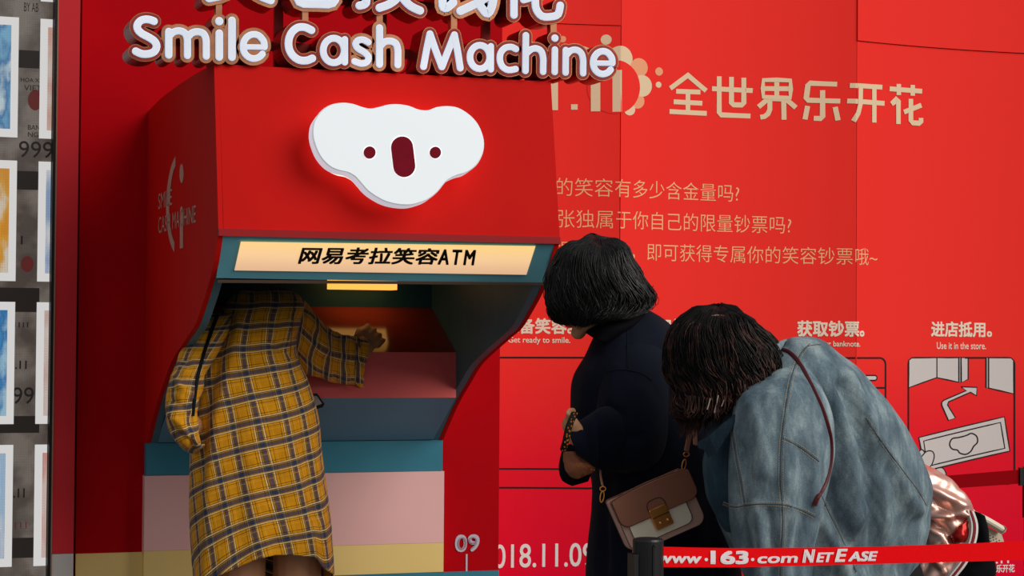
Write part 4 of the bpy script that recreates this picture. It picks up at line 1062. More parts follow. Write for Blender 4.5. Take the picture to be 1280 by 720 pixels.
fs = Cloth(fsl, 44, 7, True, False, sq=2.0, rough=.006, folds=[([(745, 520), (752, 550), (750, 580)], 4, -.006), ([(728, 530), (736, 550), (738, 575)], 3, -.005), ([(738, 525), (744, 550), (744, 580)], 3, .004)], seed=6); fs.put('sleeve', NAVY, p2)
# far sleeve: open cuff with brown lining and spotted scarf edge
c2 = [(706, 556, 752, 548, Y2-.06, .05), (702, 570, 752, 562, Y2-.075, .055), (700, 586, 748, 576, Y2-.09, .055), (704, 600, 740, 588, Y2-.10, .045), (716, 607, 734, 602, Y2-.105, .02)]
Cloth(c2, 40, 6, True, True, rough=.004, seed=8).put('cuff', NAVYD, p2)
lin = [(707, 566, 738, 560, Y2-.115, .028), (706, 578, 742, 572, Y2-.135, .032), (711, 590, 744, 582, Y2-.145, .03), (722, 598, 738, 592, Y2-.145, .02)]
Cloth(lin, 32, 6, True, True, rough=.006, rscale=(30, 30, 30), folds=[([(712, 570), (722, 580), (728, 596)], 2.2, -.005), ([(722, 566), (732, 578), (738, 590)], 2.2, -.004)], seed=8).put('cuff_lining', mat('brown_quilted_lining', '9A5C40', .6, noise_s=20, var=.2), p2)
# leopard trim: dark band with ochre dots
g = G(); P = cr([U(718, 517, Y2-.20), U(711, 534, Y2-.215), U(707, 552, Y2-.215), U(704, 562, Y2-.2)], 6); g.tube(P, .0085, 8); lt = g.put('spotted_trim', mat('trim_black', '120D0A', .7), p2)
g = G()
for i in range(26):
    t = i/25*(len(P)-1.001); k = int(t); p = P[k]*(1-t+k)+P[k+1]*(t-k); a = i*2.4; g.sphere(p+np.array([math.cos(a)*.004, -.0075, math.sin(a)*.003]), (.0022, .0015, .003), 6, 4)
for i in range(8): g.sphere(U(720+i*3.2, 580+i*1.0+2*math.sin(i*2.2), Y2-.185), (.0028, .003, .002), 6, 4)
o = g.put('spots', mat('trim_ochre', 'B06A18', .6), lt); o['kind'] = 'stuff'
# collar
cl = [(736, 419, 752, 428, Y2-.04, .05), (737, 412, 790, 408, Y2-.03, .075), (748, 402, 806, 388, Y2-.01, .075), (758, 390, 800, 378, Y2, .065)]
Cloth(cl, 40, 6, False, False, rough=.003).put('collar', mat('collar_black', '07080D', .9, spec=.1), p2)
g = G(); b2 = [co.bvh(), us.bvh()]
seam(g, b2, [(784, 396), (784, 425), (785, 460)], .0011, .0006); seam(g, b2, [(757, 466), (775, 462), (800, 466), (815, 476)], .0011, .0006)
g.put('coat_seam', mat('coat_seam_dark', '04060C', .9), p2)
# head, legs, hands
hd2 = U(738, 360, Y2+.0); sh2 = U(788, 425, Y2+.0)
face2 = np.array([-.85, .30, -.42])
hipp = U(822, 640, Y2)
legs2 = [([U(790, 700, Y2), (U(790, 800, Y2)*[1, 1, 0]+[0, 0, .47]), (U(792, 800, Y2)*[1, 1, 0]+[0, 0, .10])], [.085, .058, .042]),
         ([U(862, 700, Y2), (U(862, 800, Y2)*[1, 1, 0]+[0, 0, .47]), (U(864, 800, Y2)*[1, 1, 0]+[0, 0, .10])], [.085, .058, .042])]
aL = [U(790, 440, Y2-.03), U(798, 565, Y2-.12), U(722, 545, Y2-.165), U(713, 531, Y2-.17)]
aR = [U(800, 430, Y2+.06), U(770, 560, Y2+.06), U(748, 572, Y2-.03), U(742, 574, Y2-.05)]
body(p2, hipp, sh2, hd2, .102, legs2, [(aL[0], aL, [.045, .036, .027, .023]), (aR[0]+np.array([.0, .06, 0]), aR, [.04, .034, .026, .023])], mat('skin_warm', 'C08A66', .5, noise_s=14, var=.08, spec=.35), face2,
     hands=[((U(716, 538, Y2-.17), U(711, 514, Y2-.17)-U(716, 538, Y2-.17), (.6, .8, 0), (-.7, -.7, .1)), dict(s=.52, curl=1.3)), ((aR[3], (-.5, -.1, -.1), (0, .3, 1), (-.2, -1, 0)), dict(s=.6, curl=1.1))], torso=(.115, .10, .11), vox=.0048, neck=.047)
for L_ in legs2: f_ = L_[0][2]; shoe(p2, (f_[0], f_[1]-.02, 0), (-.3, 1), SHOE)
g = G(); [limb(g, [L_[0][0], L_[0][1], L_[0][2]+np.array([0, 0, -.0])], [.095, .068, .055]) for L_ in legs2]; voxel('trousers', g, mat('black_trousers', '0B0C10', .8), p2, .012, 3)
hair2 = [(742, 294.6, 744, 294.6, Y2, .003), (734, 297, 753, 297, Y2, .03), (722, 301, 765, 301, Y2, .06), (705, 313, 778, 313, Y2, .088), (695, 330, 787, 330, Y2, .105), (691, 346, 796, 348, Y2, .115), (690, 362, 808, 364, Y2, .12), (691, 377, 811, 376, Y2, .118), (696, 391, 800, 388, Y2-.005, .108), (706, 401, 776, 398, Y2-.012, .09), (719, 407, 748, 404, Y2-.02, .055)]
Hc = Cloth(hair2, 72, 8, True, True, sq=2.0, rough=.011, rscale=(22, 22, 9), folds=[([(745, 300), (722, 330), (712, 370), (718, 400)], 5, -.005), ([(750, 300), (748, 345), (742, 395)], 4, -.004), ([(755, 300), (775, 340), (796, 378)], 5, -.005), ([(752, 300), (762, 345), (766, 392)], 4, -.004)])
HM2 = hair_mat('hair_black', '040303', .45, '090707', .4)
ho = Hc.put('hair', mat('hair_base_black', '040303', .9, spec=.03), p2, solid=0)
g = G(); strands(g, Hc.V.reshape(Hc.rows, Hc.n, 3), 1900, 0, .97, .00105, 16, .006, .012, 10, ext=.06, tang=.25, flare=.5)
for i in range(40):        # loose tips flicking out at the right and left
    a = random.uniform(0, 1); p0 = U(786+18*a, 352+22*a, Y2+random.uniform(-.06, .06)); p1_ = U(803+random.uniform(0, 8), 372+random.uniform(-6, 8), Y2+random.uniform(-.06, .06)); p2_ = U(811+random.uniform(0, 9), 368+random.uniform(-12, 12), Y2+random.uniform(-.06, .06))
    g.tube(cr([p0, p1_, p2_], 5), .0008, 3, caps=False)
for i in range(22):
    p0 = U(697+random.uniform(-2, 3), 325, Y2+random.uniform(-.05, .05)); p1_ = U(691+random.uniform(-2, 2), 335, Y2); p2_ = U(688.5+random.uniform(-1, 3), 345+random.uniform(-3, 6), Y2); g.tube(cr([p0, p1_, p2_], 5), .0009, 3, caps=False)
o = g.put('hair_strands', HM2, p2, smooth=True); o['kind'] = 'stuff'

# ================================================================ shoulder bag of person 2
YB2 = Y2-.245
ax = np.array([95, -42])/math.hypot(95, 42); dn = np.array([.404, .914])
def BP(u, v, d): q = np.array([754.4, 625.6])+ax*u+dn*v; return U(q[0], q[1], YB2)+np.array([0, -d, 0])
bag = thing('shoulder_bag', 'small taupe and cream flap handbag with gold lock hanging from the navy coat', 'bag', BP(52, 70, 0))
TAUPE = mat('leather_brown', '96624C', .5, noise_s=25, var=.06, bump=.25, bscale=700); TAUPEL = mat('leather_taupe', 'CBA496', .5, noise_s=25, var=.05, bump=.25, bscale=700)
CRM = mat('leather_cream', 'F4E9D2', .5, noise_s=25, var=.04, bump=.2, bscale=700); EDGE = mat('leather_edge', '1A100E', .5); GOLD = mat('brass', 'E29A50', .32, .85)
def bag_plate(name, pts, d0, d1, m, parent, edge=True, bev=1.2):
    pts = [np.array(p, float) for p in pts]; c = np.mean(pts, 0); n_ = len(pts)
    sh_ = lambda k: [c+(p-c)*(1-k/np.linalg.norm(p-c)) for p in pts]
    g = G(); A = [BP(p[0], p[1], d1) for p in sh_(bev)]; B = [BP(p[0], p[1], d1-.002) for p in pts]; C_ = [BP(p[0], p[1], d0) for p in pts]
    ring = lambda a, b: [(a+i, b+i, b+(i+1) % n_, a+(i+1) % n_) for i in range(n_)]
    g.add(A+B+C_, [tuple(range(n_))]+ring(0, n_)+ring(n_, 2*n_)+[tuple(range(3*n_-1, 2*n_-1, -1))]); o = g.put(name, m, parent)
    if edge:
        g = G(); g.tube([BP(p[0], p[1], d1-.0025) for p in pts]+[BP(pts[0][0], pts[0][1], d1-.0025)], .0011, 6); g.put('piping', EDGE, o)
    return o
def rr(u0, u1, v0, v1, rt, rb, bulge=0):
    P = []
    for i in range(9): t = i/8; P.append((u0+rt+(u1-u0-2*rt)*t, v0-bulge*math.sin(math.pi*t)))
    for i in range(1, 7): a = math.radians(-90+90*i/6); P.append((u1-rt+rt*math.cos(a), v0+rt+rt*math.sin(a)))
    for i in range(0, 7): a = math.radians(90*i/6); P.append((u1-rb+rb*math.cos(a), v1-rb+rb*math.sin(a)))
    for i in range(0, 7): a = math.radians(90+90*i/6); P.append((u0+rb+rb*math.cos(a), v1-rb+rb*math.sin(a)))
    for i in range(0, 6): a = math.radians(180+90*i/6); P.append((u0+rt+rt*math.cos(a), v0+rt+rt*math.sin(a)))
    return P
bag_plate('back_panel', rr(3, 106, 2, 74, 4, 13), -.012, .006, TAUPE, bag)
bag_plate('body', rr(1.5, 101, 2, 72, 4, 12), .004, .038, TAUPEL, bag)
bag_plate('front_pocket', rr(9, 86, 24, 64, 3, 9), .038, .045, CRM, bag)
bag_plate('flap', rr(-.5, 103.5, 0, 37, 3, 11, 4), .036, .053, TAUPE, bag)
g = G(); P = [BP(*q, .0545) for q in cr([(37, 32), (37, 24), (41, 18.5), (49, 17.5), (57, 19), (60, 25), (60, 32)], 4)]; g.tube(P, .0008, 5); g.put('lock_tab', EDGE, bag)
lk = bag_plate('lock', rr(37, 60, 28, 55, 2, 2), .048, .0575, GOLD, bag, False, .8)
g = G(); g.box(0, 0, 0, 0, 0, 0); g = G(); P = [BP(*q, .0585) for q in ((37.5, 39), (59.5, 39))]; g.tube(P, .0012, 6); g.put('lock_bar', mat('brass_dark', '7A4420', .3, .9), lk)
for u in (45, 55): g = G(); g.sphere(BP(u-1, 47, .059), (.0036, .0036, .0036), 12, 8); g.put('stud', mat('brass_bright', 'F0B070', .12, 1.0), lk)
def ring_tube(c, rx, rz, r, ang=0, n=18):
    P = []
    for i in range(n+1):
        a = 2*math.pi*i/n; x, z = rx*math.cos(a), rz*math.sin(a); P.append(np.array(c)+np.array([x*math.cos(ang)-z*math.sin(ang), 0, x*math.sin(ang)+z*math.cos(ang)]))
    g = G(); g.tube(P, r, 6, caps=False); return g
for (rx_, ry_), (cx_, cy_), ang in (((858, 568), (855, 581), -.2), ((753.5, 611), (752.5, 621), -.15)):
    g = ring_tube(U(rx_, ry_, YB2-.03), .0075, .0055, .0013); g.put('ring', GOLD, bag)
    g = ring_tube(U(cx_, cy_, YB2-.03), .0048, .0135, .0014, ang); g.put('clasp', GOLD, bag)
STRAP = mat('strap_brown', '9A6A54', .5, noise_s=30, var=.08)
g = G(); P = [U(858, 564, YB2-.03), U(861, 548, YB2-.02), U(866, 528, Y2-.235), U(874, 505, Y2-.21), U(872, 470, Y2-.17), U(856, 432, Y2-.125)]; g.tube(cr(P, 5), .0068, 8, flat=.3, up=(0, 1, 0)); g.put('strap', STRAP, bag)
g = G(); P = [U(868.5, 535, Y2-.245), U(869, 556, YB2-.03)]; g.tube(P, .0062, 8, flat=.35, up=(0, 1, 0)); st = g.put('strap_tail', mat('strap_tan', 'A87256', .5), bag)
g = G(); g.sphere(U(869, 541, Y2-.252), .0014, 8, 6); g.put('hole', EDGE, st)
g = G(); P = [U(753, 607, YB2-.03), U(751, 596, YB2+.03), U(751, 585, Y2-.15), U(756, 570, Y2-.12)]; g.tube(cr(P, 5), .0052, 8, flat=.35, up=(0, 1, 0)); g.put('strap', STRAP, bag)

# ================================================================ PERSON 3: denim jacket
Y3 = -1.62
def denim_mat(name, c1, c2, c3):
    m = bpy.data.materials.new(name); m.use_nodes = True; t = NT(m); b = t.n['Principled BSDF']
    tc = t.new('ShaderNodeTexCoord')
    n1 = t.new('ShaderNodeTexNoise'); n1.inputs['Scale'].default_value = 11; n1.inputs['Detail'].default_value = 8; n1.inputs['Roughness'].default_value = .65; mp = t.new('ShaderNodeMapping'); mp.inputs['Scale'].default_value = (1.3, 1, .45); t.link(tc.outputs['Object'], mp.inputs[0]); t.link(mp.outputs[0], n1.inputs[0])
    n2 = t.new('ShaderNodeTexNoise'); n2.inputs['Scale'].default_value = 330; n2.inputs['Detail'].default_value = 3; t.link(tc.outputs['Object'], n2.inputs[0])
    rp = t.new('ShaderNodeValToRGB'); e = rp.color_ramp.elements; e[0].position = .34; e[0].color = srgb(c1); e[1].position = .68; e[1].color = srgb(c3); k = e.new(.5); k.color = srgb(c2)
    t.link(n1.outputs[0], rp.inputs[0])
    v = t.math('ADD', t.math('MULTIPLY', n2.outputs[0], 1.3), .35)
    t.link(t.mix(.6, rp.outputs[0], t.mix(1.0, rp.outputs[0], v, 'MULTIPLY')), b.inputs['Base Color'])
    b.inputs['Roughness'].default_value = .9; b.inputs['Specular IOR Level'].default_value = .08
    bp = t.new('ShaderNodeBump'); bp.inputs['Strength'].default_value = .35; bp.inputs['Distance'].default_value = .002; t.link(n2.outputs[0], bp.inputs['Height']); t.link(bp.outputs[0], b.inputs['Normal'])
    return m
DEN = denim_mat('denim', '42515C', '63757E', '96A6AA'); DEND = denim_mat('denim_shaded', '22323E', '2E4450', '425A64')  # second denim is a dark copy, shade put into the colour
THR = mat('stitch_thread', 'B49A78', .8); SEAMD = mat('seam_blue', '41545E', .9)
p3 = thing('person', 'person with brown shoulder-length hair bending forward in an oversized blue denim jacket', 'person', (U(1080, 700, Y3)[0], Y3, 0))
jk = [(945, 462, 972, 430, Y3, .05), (936, 490, 990, 424, Y3, .10), (921, 530, 1022, 430, Y3, .145), (903, 568, 1052, 454, Y3, .165), (893, 602, 1082, 484, Y3, .175), (900, 640, 1112, 520, Y3, .18), (920, 685, 1138, 565, Y3+.02, .18), (945, 735, 1157, 610, Y3+.04, .175), (975, 790, 1160, 660, Y3+.05, .165), (1000, 830, 1146, 705, Y3+.06, .16), (1010, 850, 1130, 735, Y3+.06, .155)]
fj = [([(1060, 470), (1085, 520), (1120, 590), (1148, 640)], 7, .012), ([(1050, 480), (1072, 530), (1086, 590), (1092, 660), (1096, 720)], 8, -.016), ([(1030, 470), (1055, 520), (1068, 590), (1072, 650)], 12, .010), ([(1100, 540), (1118, 600), (1128, 660), (1126, 710)], 10, -.008),
      ([(1022, 640), (1040, 600), (1043, 550), (1030, 500)], 9, -.010), ([(1010, 610), (1030, 655), (1050, 690), (1060, 720)], 7, .010), ([(1020, 600), (1045, 650), (1072, 700)], 7, -.010), ([(1075, 640), (1060, 680), (1040, 700)], 9, .006), ([(1150, 650), (1120, 690), (1070, 715)], 8, -.008), ([(1105, 600), (1110, 650)], 6, .006),
      ([(990, 430), (1020, 440), (1050, 470)], 5, .004)]
fj += [([(1082, 523), (1105, 556), (1130, 590), (1148, 614)], 3.5, .0035), ([(1026, 618), (1036, 640), (1048, 664), (1060, 690)], 3.5, .0035)]
fj = [(p_, w_, a_*1.45) for p_, w_, a_ in fj]
J = Cloth(jk, 110, 10, True, False, sq=2.25, rough=.010, rscale=(6, 6, 6), folds=fj, seed=11); J.put('jacket', DEN, p3, solid=.005)
# near sleeve, hanging down
sj = [(944, 470, 1000, 452, Y3-0.080, .06), (928, 495, 1020, 480, Y3-0.145, .085), (919, 530, 1032, 520, Y3-0.170, .095), (916, 570, 1036, 562, Y3-0.180, .098), (915, 610, 1030, 604, Y3-0.185, .095), (917, 648, 1020, 646, Y3-0.190, .088), (926, 690, 1012, 690, Y3-0.195, .08), (936, 730, 1006, 732, Y3-0.200, .072), (944, 775, 1000, 778, Y3-0.205, .062), (950, 800, 996, 802, Y3-0.205, .055)]
fs3 = [([(925, 560), (935, 600), (928, 650), (938, 700)], 6, -.008), ([(1000, 560), (1010, 610), (1000, 660), (990, 710)], 7, -.008), ([(985, 600), (990, 650), (984, 720)], 5, .006), ([(948, 640), (952, 690), (950, 720)], 6, .007), ([(962, 640), (968, 690), (964, 720)], 5, -.007), ([(935, 500), (950, 540), (955, 590)], 9, .006), ([(1024, 560), (1018, 600), (1022, 640)], 5, .006)]
fs3 += [([(990, 470), (984, 500), (979, 535), (976, 600), (978, 660), (976, 722)], 3.5, .003), ([(931, 632), (950, 630), (978, 631), (1000, 637), (1019, 646)], 3.5, .003)]
fs3 = [(p_, w_, a_*1.4) for p_, w_, a_ in fs3]
SJ = Cloth(sj, 80, 9, True, False, sq=2.1, rough=.009, rscale=(8, 8, 6), folds=fs3, seed=12); SJ.put('sleeve', DEN, p3, solid=.004)
# front panel and collar at the left
fp = [(905, 500, 938, 492, Y3-.06, .05), (893, 530, 935, 520, Y3-.07, .06), (885, 560, 930, 550, Y3-.075, .065), (884, 590, 928, 585, Y3-.08, .068), (890, 620, 928, 615, Y3-.085, .068), (900, 645, 930, 645, Y3-.09, .06), (912, 665, 932, 668, Y3-.09, .05)]
FPn = Cloth(fp, 44, 8, True, True, sq=2.0, rough=.007, rscale=(12, 12, 9), folds=[([(900, 530), (896, 570), (903, 610)], 4, -.008), ([(912, 550), (908, 590), (915, 640)], 4, .006)], seed=14); FPn.put('front_panel', DEND, p3, solid=.004)
lap = [U(920, 517, Y3-.165), U(903, 530, Y3-.16), U(886, 545, Y3-.15), U(872, 553, Y3-.14), U(873, 560, Y3-.14), U(882, 563, Y3-.145), U(886, 572, Y3-.15), U(896, 566, Y3-.16), U(908, 548, Y3-.17), U(922, 526, Y3-.175)]
g = G(); g.prism(lap, [p+np.array([.004, .012, 0]) for p in lap]); g.put('collar', denim_mat('denim_collar_shaded', '16222B', '1E2C36', '2C3C46'), p3)  # collar denim darkened in colour, standing in for shade on its flat face
cb = [(936, 470, 958, 440, Y3-.02, .10), (944, 478, 973, 430, Y3-.01, .105), (950, 484, 982, 426, Y3, .10)]
Cloth(cb, 40, 5, False, False, rough=.003).put('collar_band', DEN, p3, solid=.006)
bj = [J.bvh(), SJ.bvh(), FPn.bvh()]
SEAMS = [([(1012, 430), (1000, 444), (990, 470), (984, 500), (979, 535), (976.5, 565), (976, 600), (978, 630), (978.5, 660), (977, 690), (976, 722)], 2.1), ([(1015, 434), (1050, 470), (1085, 520)], 0), ([(916, 540), (920, 570), (926, 600), (931, 632)], 1.8),
         ([(931, 632), (950, 630), (978, 631), (1000, 637), (1019, 646)], 1.8), ([(979, 548), (995, 556), (1010, 566), (1024, 577)], 1.8), ([(1082, 523), (1105, 556), (1130, 590), (1148, 614), (1158, 632)], 1.8), ([(1026, 618), (1036, 640), (1048, 664), (1060, 690), (1070, 715)], 1.7), ([(893, 560), (897, 590), (905, 625)], 0), ([(904, 629), (918, 634), (930, 632)], 1.4), ([(1010, 433), (1020, 431), (1026, 431)], 1.5)]
for pts, dbl in SEAMS:
    if not dbl: continue
    g = G(); seam(g, bj, pts, .0013, .0001, n=6); o = g.put('seam', SEAMD, p3)  # blue-grey seam line laid along the cloth
    g = G(); a = np.array(pts, float); tt = np.gradient(a, axis=0); nn = np.stack([-tt[:, 1], tt[:, 0]], 1); nn /= np.linalg.norm(nn, axis=1)[:, None]
    for sgn in (-1, 1):
        P = on_surf(bj, list(a+nn*sgn*dbl*1.25), .0006)
        if len(P) < 3: continue
        P = resample(P, max(4, int(len(P)*1.0)))
        L_ = np.r_[0, np.cumsum(np.linalg.norm(np.diff(P, axis=0), axis=1))]; q = 0
        while q+.0042 < L_[-1]:
            A = [np.interp(q, L_, P[:, k]) for k in range(3)]; B = [np.interp(q+.0036, L_, P[:, k]) for k in range(3)]; g.tube([A, B], .0007, 4); q += .0056
    if g.V: st = g.put('stitching', THR, o); st['kind'] = 'stuff'
# maroon strap over the back
g = G(); P = on_surf(bj, [(974, 437), (984, 439), (994, 447), (1003, 460), (1015, 483), (1027, 508), (1035, 533), (1039, 556), (1038, 580), (1032, 604), (1022, 622), (1018, 632)], .003, 6); g.tube(P, .0052, 8, flat=.35, up=to_view(P[5])); g.put('shoulder_strap', mat('maroon_leather', '4E1419', .4), p3)
# head, hair, legs
hd3 = U(895, 455, Y3+.02); sh3 = U(958, 470, Y3+.03)
legs3 = [([U(1070, 745, Y3+.02), (U(1075, 800, Y3)*[1, 1, 0]+[-.02, -.03, .47]), (U(1080, 800, Y3)*[1, 1, 0]+[.02, -.02, .10])], [.09, .06, .042]),
         ([U(1100, 745, Y3+.2), (U(1100, 800, Y3+.2)*[1, 1, 0]+[-.02, .0, .47]), (U(1105, 800, Y3+.2)*[1, 1, 0]+[.02, .0, .10])], [.09, .06, .042])]
a3 = [U(975, 490, Y3-.09), U(975, 640, Y3-.13), U(972, 800, Y3-.15), U(970, 830, Y3-.15)]
a3b = [U(975, 490, Y3+.13), U(975, 650, Y3+.10), U(975, 770, Y3+.06), U(972, 800, Y3+.04)]
body(p3, U(1085, 725, Y3+.08), U(965, 480, Y3+.02), hd3, .100, legs3, [(a3[0], a3, [.045, .037, .027, .024]), (a3b[0], a3b, [.045, .037, .027, .024])], mat('skin_warm'), (-.72, .1, -.70),
     hands=[((a3[3], (-.1, .05, -1), (-.6, .8, 0), (.3, -1, 0)), dict(s=.85, curl=.5)), ((a3b[3], (-.8, -.1, -.3), (0, .3, 1), (0, -1, .1)), dict(s=.85, curl=.6))], torso=(.115, .11, .11), vox=.0048, neck=.046)
for L_ in legs3: f_ = L_[0][2]; shoe(p3, (f_[0], f_[1], 0), (-1, .3), SHOE)
g = G(); [limb(g, [L_[0][0], L_[0][1], L_[0][2]], [.10, .072, .058]) for L_ in legs3]; g.sphere(U(1088, 725, Y3+.1), (.13, .15, .12), 18, 12); voxel('trousers', g, mat('black_trousers'), p3, .012, 3)
hair3 = [(897, 381, 899, 381, Y3-.01, .003), (886, 383.3, 910, 383.3, Y3-.01, .035), (874, 388, 921, 388, Y3-.01, .055), (858, 399, 933, 398, Y3-.01, .085), (847, 414, 945, 413, Y3-.01, .105), (843, 432, 958, 428, Y3-.01, .118), (842.5, 452, 966, 445, Y3-.01, .125), (845, 470, 967, 460, Y3-.015, .125), (853, 487, 962, 474, Y3-.02, .12), (852, 503, 951, 488, Y3-.025, .11), (855, 516, 940, 500, Y3-.03, .095), (866, 525, 925, 510, Y3-.03, .07)]
H3 = Cloth(hair3, 84, 8, True, True, sq=2.0, rough=.009, rscale=(20, 20, 7), folds=[([(893, 384), (866, 410), (860, 450), (868, 480), (862, 515)], 5, -.006), ([(898, 384), (893, 430), (897, 470), (888, 520)], 4, -.006), ([(902, 384), (925, 430), (935, 470), (925, 510)], 5, -.007), ([(905, 385), (948, 430), (955, 470)], 5, -.006), ([(899, 384), (908, 440), (916, 480), (907, 515)], 3.5, -.006)], seed=21)
HM3 = hair_mat('hair_dark_brown', '070504', .5, '120A07', .2); HM3b = hair_mat('hair_brown_ends', '20120D', .5, '55342A', .25)
H3.put('hair', mat('hair_base_brown', '070504', .9, spec=.03), p3, solid=0)
Gh = H3.V.reshape(H3.rows, H3.n, 3)
g = G(); strands(g, Gh, 1800, 0, 1.0, .0011, 18, .008, .02, 9, ext=.05, tang=.3); o = g.put('hair_strands', HM3, p3, smooth=True); o['kind'] = 'stuff'
g = G(); strands(g, Gh, 1100, .3, 1.0, .0011, 16, .011, .022, 9, ext=.10, tang=.3, seedoff=1)
for i in range(150):      # ragged tips
    t = random.random(); x0 = 858+98*t; y0 = np.interp(t, [0, .4, .75, 1], [508, 512, 500, 480])
    yy = Y3-.03-random.uniform(.02, .13); dx = random.uniform(-6, 6); ln = random.uniform(4, 15)*(1-.3*t)
    g.tube(cr([U(x0, y0-14, yy), U(x0+dx*.6, y0, yy), U(x0+dx*.2-2, y0+ln*.6, yy), U(x0-dx*.6-3, y0+ln, yy)], 4), .0010, 3, caps=False)
o = g.put('hair_strands', HM3b, p3, smooth=True); o['kind'] = 'stuff'
bh = [H3.bvh()]
g = G(); P = on_surf(bh, [(862, 406), (873, 400), (885, 396), (897, 394), (906, 395)], .0045); g.tube(P, [.0004]+[.0016]*(len(P)-2)+[.0004], 5); g.put('hair_parting', mat('scalp', '8A6A5A', .6), p3)
g = G()
for a_, b_ in (((888, 498), (884, 512)), ((898, 494), (893, 516)), ((905, 500), (902, 508))): g.tube([U(*a_, Y3-.155), U(*b_, Y3-.15)], [.0012, .0014], 4)
g.put('pale_lock', mat('bleached_hair', 'B8A8A0', .5), p3)

# ================================================================ metallic bomber jacket bundled behind the denim jacket
YJ = Y3+.13
rj = thing('bomber_jacket', 'shiny rose-gold bomber jacket with striped rib trim bunched beside the denim jacket', 'jacket', (U(1170, 700, YJ)[0], YJ, U(1170, 720, YJ)[2]-.05))
def rg_mat():
    m = mat('rose_gold_satin', 'F0BEAE', .36, .8, noise_s=30, var=.12, bump=.5, bscale=26); return m
mb = [(1130, 572, 1147, 576, YJ, .03), (1128, 600, 1171, 592, YJ, .06), (1132, 630, 1192, 608, YJ, .085), (1136, 655, 1207, 628, YJ, .095), (1138, 680, 1213, 650, YJ, .095), (1138, 705, 1208, 680, YJ, .09), (1138, 735, 1196, 712, YJ, .08), (1140, 760, 1186, 745, YJ, .06)]
fm = [([(1146, 585), (1160, 610), (1185, 622), (1203, 632)], 5, .016), ([(1150, 612), (1172, 630), (1200, 648)], 4, -.016), ([(1155, 645), (1180, 645), (1208, 644)], 4, .014), ([(1158, 652), (1180, 662), (1195, 676)], 4, -.016), ([(1162, 660), (1176, 668), (1184, 684)], 3.5, .014), ([(1150, 665), (1160, 690), (1156, 712)], 5, -.012), ([(1172, 680), (1168, 700), (1180, 715)], 4, .012), ([(1150, 700), (1175, 712)], 4, -.010)]
B_ = Cloth(mb, 72, 10, True, True, sq=2.0, rough=.012, rscale=(16, 16, 16), folds=fm, seed=31); B_.put('body', rg_mat(), rj)
def band(name, path, wpx, m, Y, th=.012, parent=rj, dw=(1, 0)):
    P = cr(path, 6); A = []; Bq = []
    for i, p in enumerate(P):
        t = P[min(i+1, len(P)-1)]-P[max(i-1, 0)]; t = t/np.linalg.norm(t); n_ = np.array([-t[1], t[0]])
        bulge = .02*math.sin(math.pi*i/(len(P)-1))
        a = U(*(p-n_*wpx/2), Y-bulge); b = U(*(p+n_*wpx/2), Y-bulge); A.append((a, b)); 
    V = []; 
    for a, b in A: V += [a, b, b+np.array([0, th, 0]), a+np.array([0, th, 0])]
    f = [(i*4+k, i*4+(k+1) % 4, (i+1)*4+(k+1) % 4, (i+1)*4+k) for i in range(len(A)-1) for k in range(4)]
    f += [(0, 1, 2, 3), tuple((len(A)-1)*4+k for k in (3, 2, 1, 0))]
    return add(name, V, f, m, parent)
STW = mat('rib_white', 'D8D4D0', .8); STR = mat('rib_red', '8A1A22', .8); STB = mat('rib_black', '0B0C10', .9, spec=.1, bump=.5, bscale=300)
rib = [(1212, 638), (1217, 655), (1215, 675), (1205, 700), (1190, 720), (1178, 735)]
off = lambda d: [(x+d, y+d*.25) for x, y in rib]
blk = [(1212, 636, 1222, 641, YJ-.03, .05), (1210, 655, 1229, 668, YJ-.03, .07), (1206, 676, 1233, 690, YJ-.03, .075), (1196, 698, 1236, 706, YJ-.03, .075), (1184, 720, 1234, 725, YJ-.03, .07), (1176, 745, 1228, 750, YJ-.03, .05)]
Cloth(blk, 44, 8, True, True, rough=.006, rscale=(14, 14, 14), seed=33).put('rib_cuff', STB, rj)
for nm, d, wd, m_, yy in (('stripe', -1.5, 2.2, STW, -.105), ('stripe', 1.2, 2.0, STR, -.108), ('stripe', 4.4, 2.6, STW, -.11)): band(nm, off(d), wd, m_, YJ+yy)
rs = [(1196, 660, 1208, 652, YJ-.09, .02), (1190, 668, 1210, 664, YJ-.095, .022), (1192, 677, 1206, 678, YJ-.095, .02)]
Cloth(rs, 28, 6, True, True, rough=.006, rscale=(40, 40, 40), seed=34).put('red_lining', mat('red_satin', 'A81E1A', .25, .6), rj)

# cream bag beyond it
YC = Y3+.22
cbg = thing('handbag', 'cream perforated handbag with folded flap at lower right behind the bomber jacket', 'bag', (U(1230, 690, YC)[0], YC, U(1230, 700, YC)[2]))
g = G(); A = [U(x, y, YC-.03) for x, y in ((1208, 645), (1226, 654), (1252, 668), (1255, 677), (1236, 700), (1205, 690))]; g.prism(A, [p+np.array([0, .07, 0]) for p in A]); bo = g.put('body', mat('cream_leather_body', 'C9BCA6', .5, noise_s=20, var=.06), cbg)
hg = []
for i in range(8):
    for j in range(3):
        g = G(); c = U(1222+i*3.9+j*.6, 661.5+i*2.0+j*3.4, YC-.0308); g.sphere(c, (.0018, .0008, .0018), 6, 4); g.put('perforation', mat('hole_dark', '4A4038', .8), bo)
g = G(); P = [U(1212, 641, YC-.045), U(1232, 650, YC-.045), U(1254, 663, YC-.045)]; g.tube(cr(P, 4), [.013]*9, 12, flat=.8); fl_ = g.put('flap', mat('cream_leather', 'DCD3BE', .4, noise_s=20, var=.05), cbg)
g = G(); g.tube([U(1252, 668, YC-.06), U(1258, 661, YC-.06), U(1255, 657, YC-.05)], .0016, 6); g.put('flap_edge', mat('cream_edge', '8A7A66', .6), fl_)
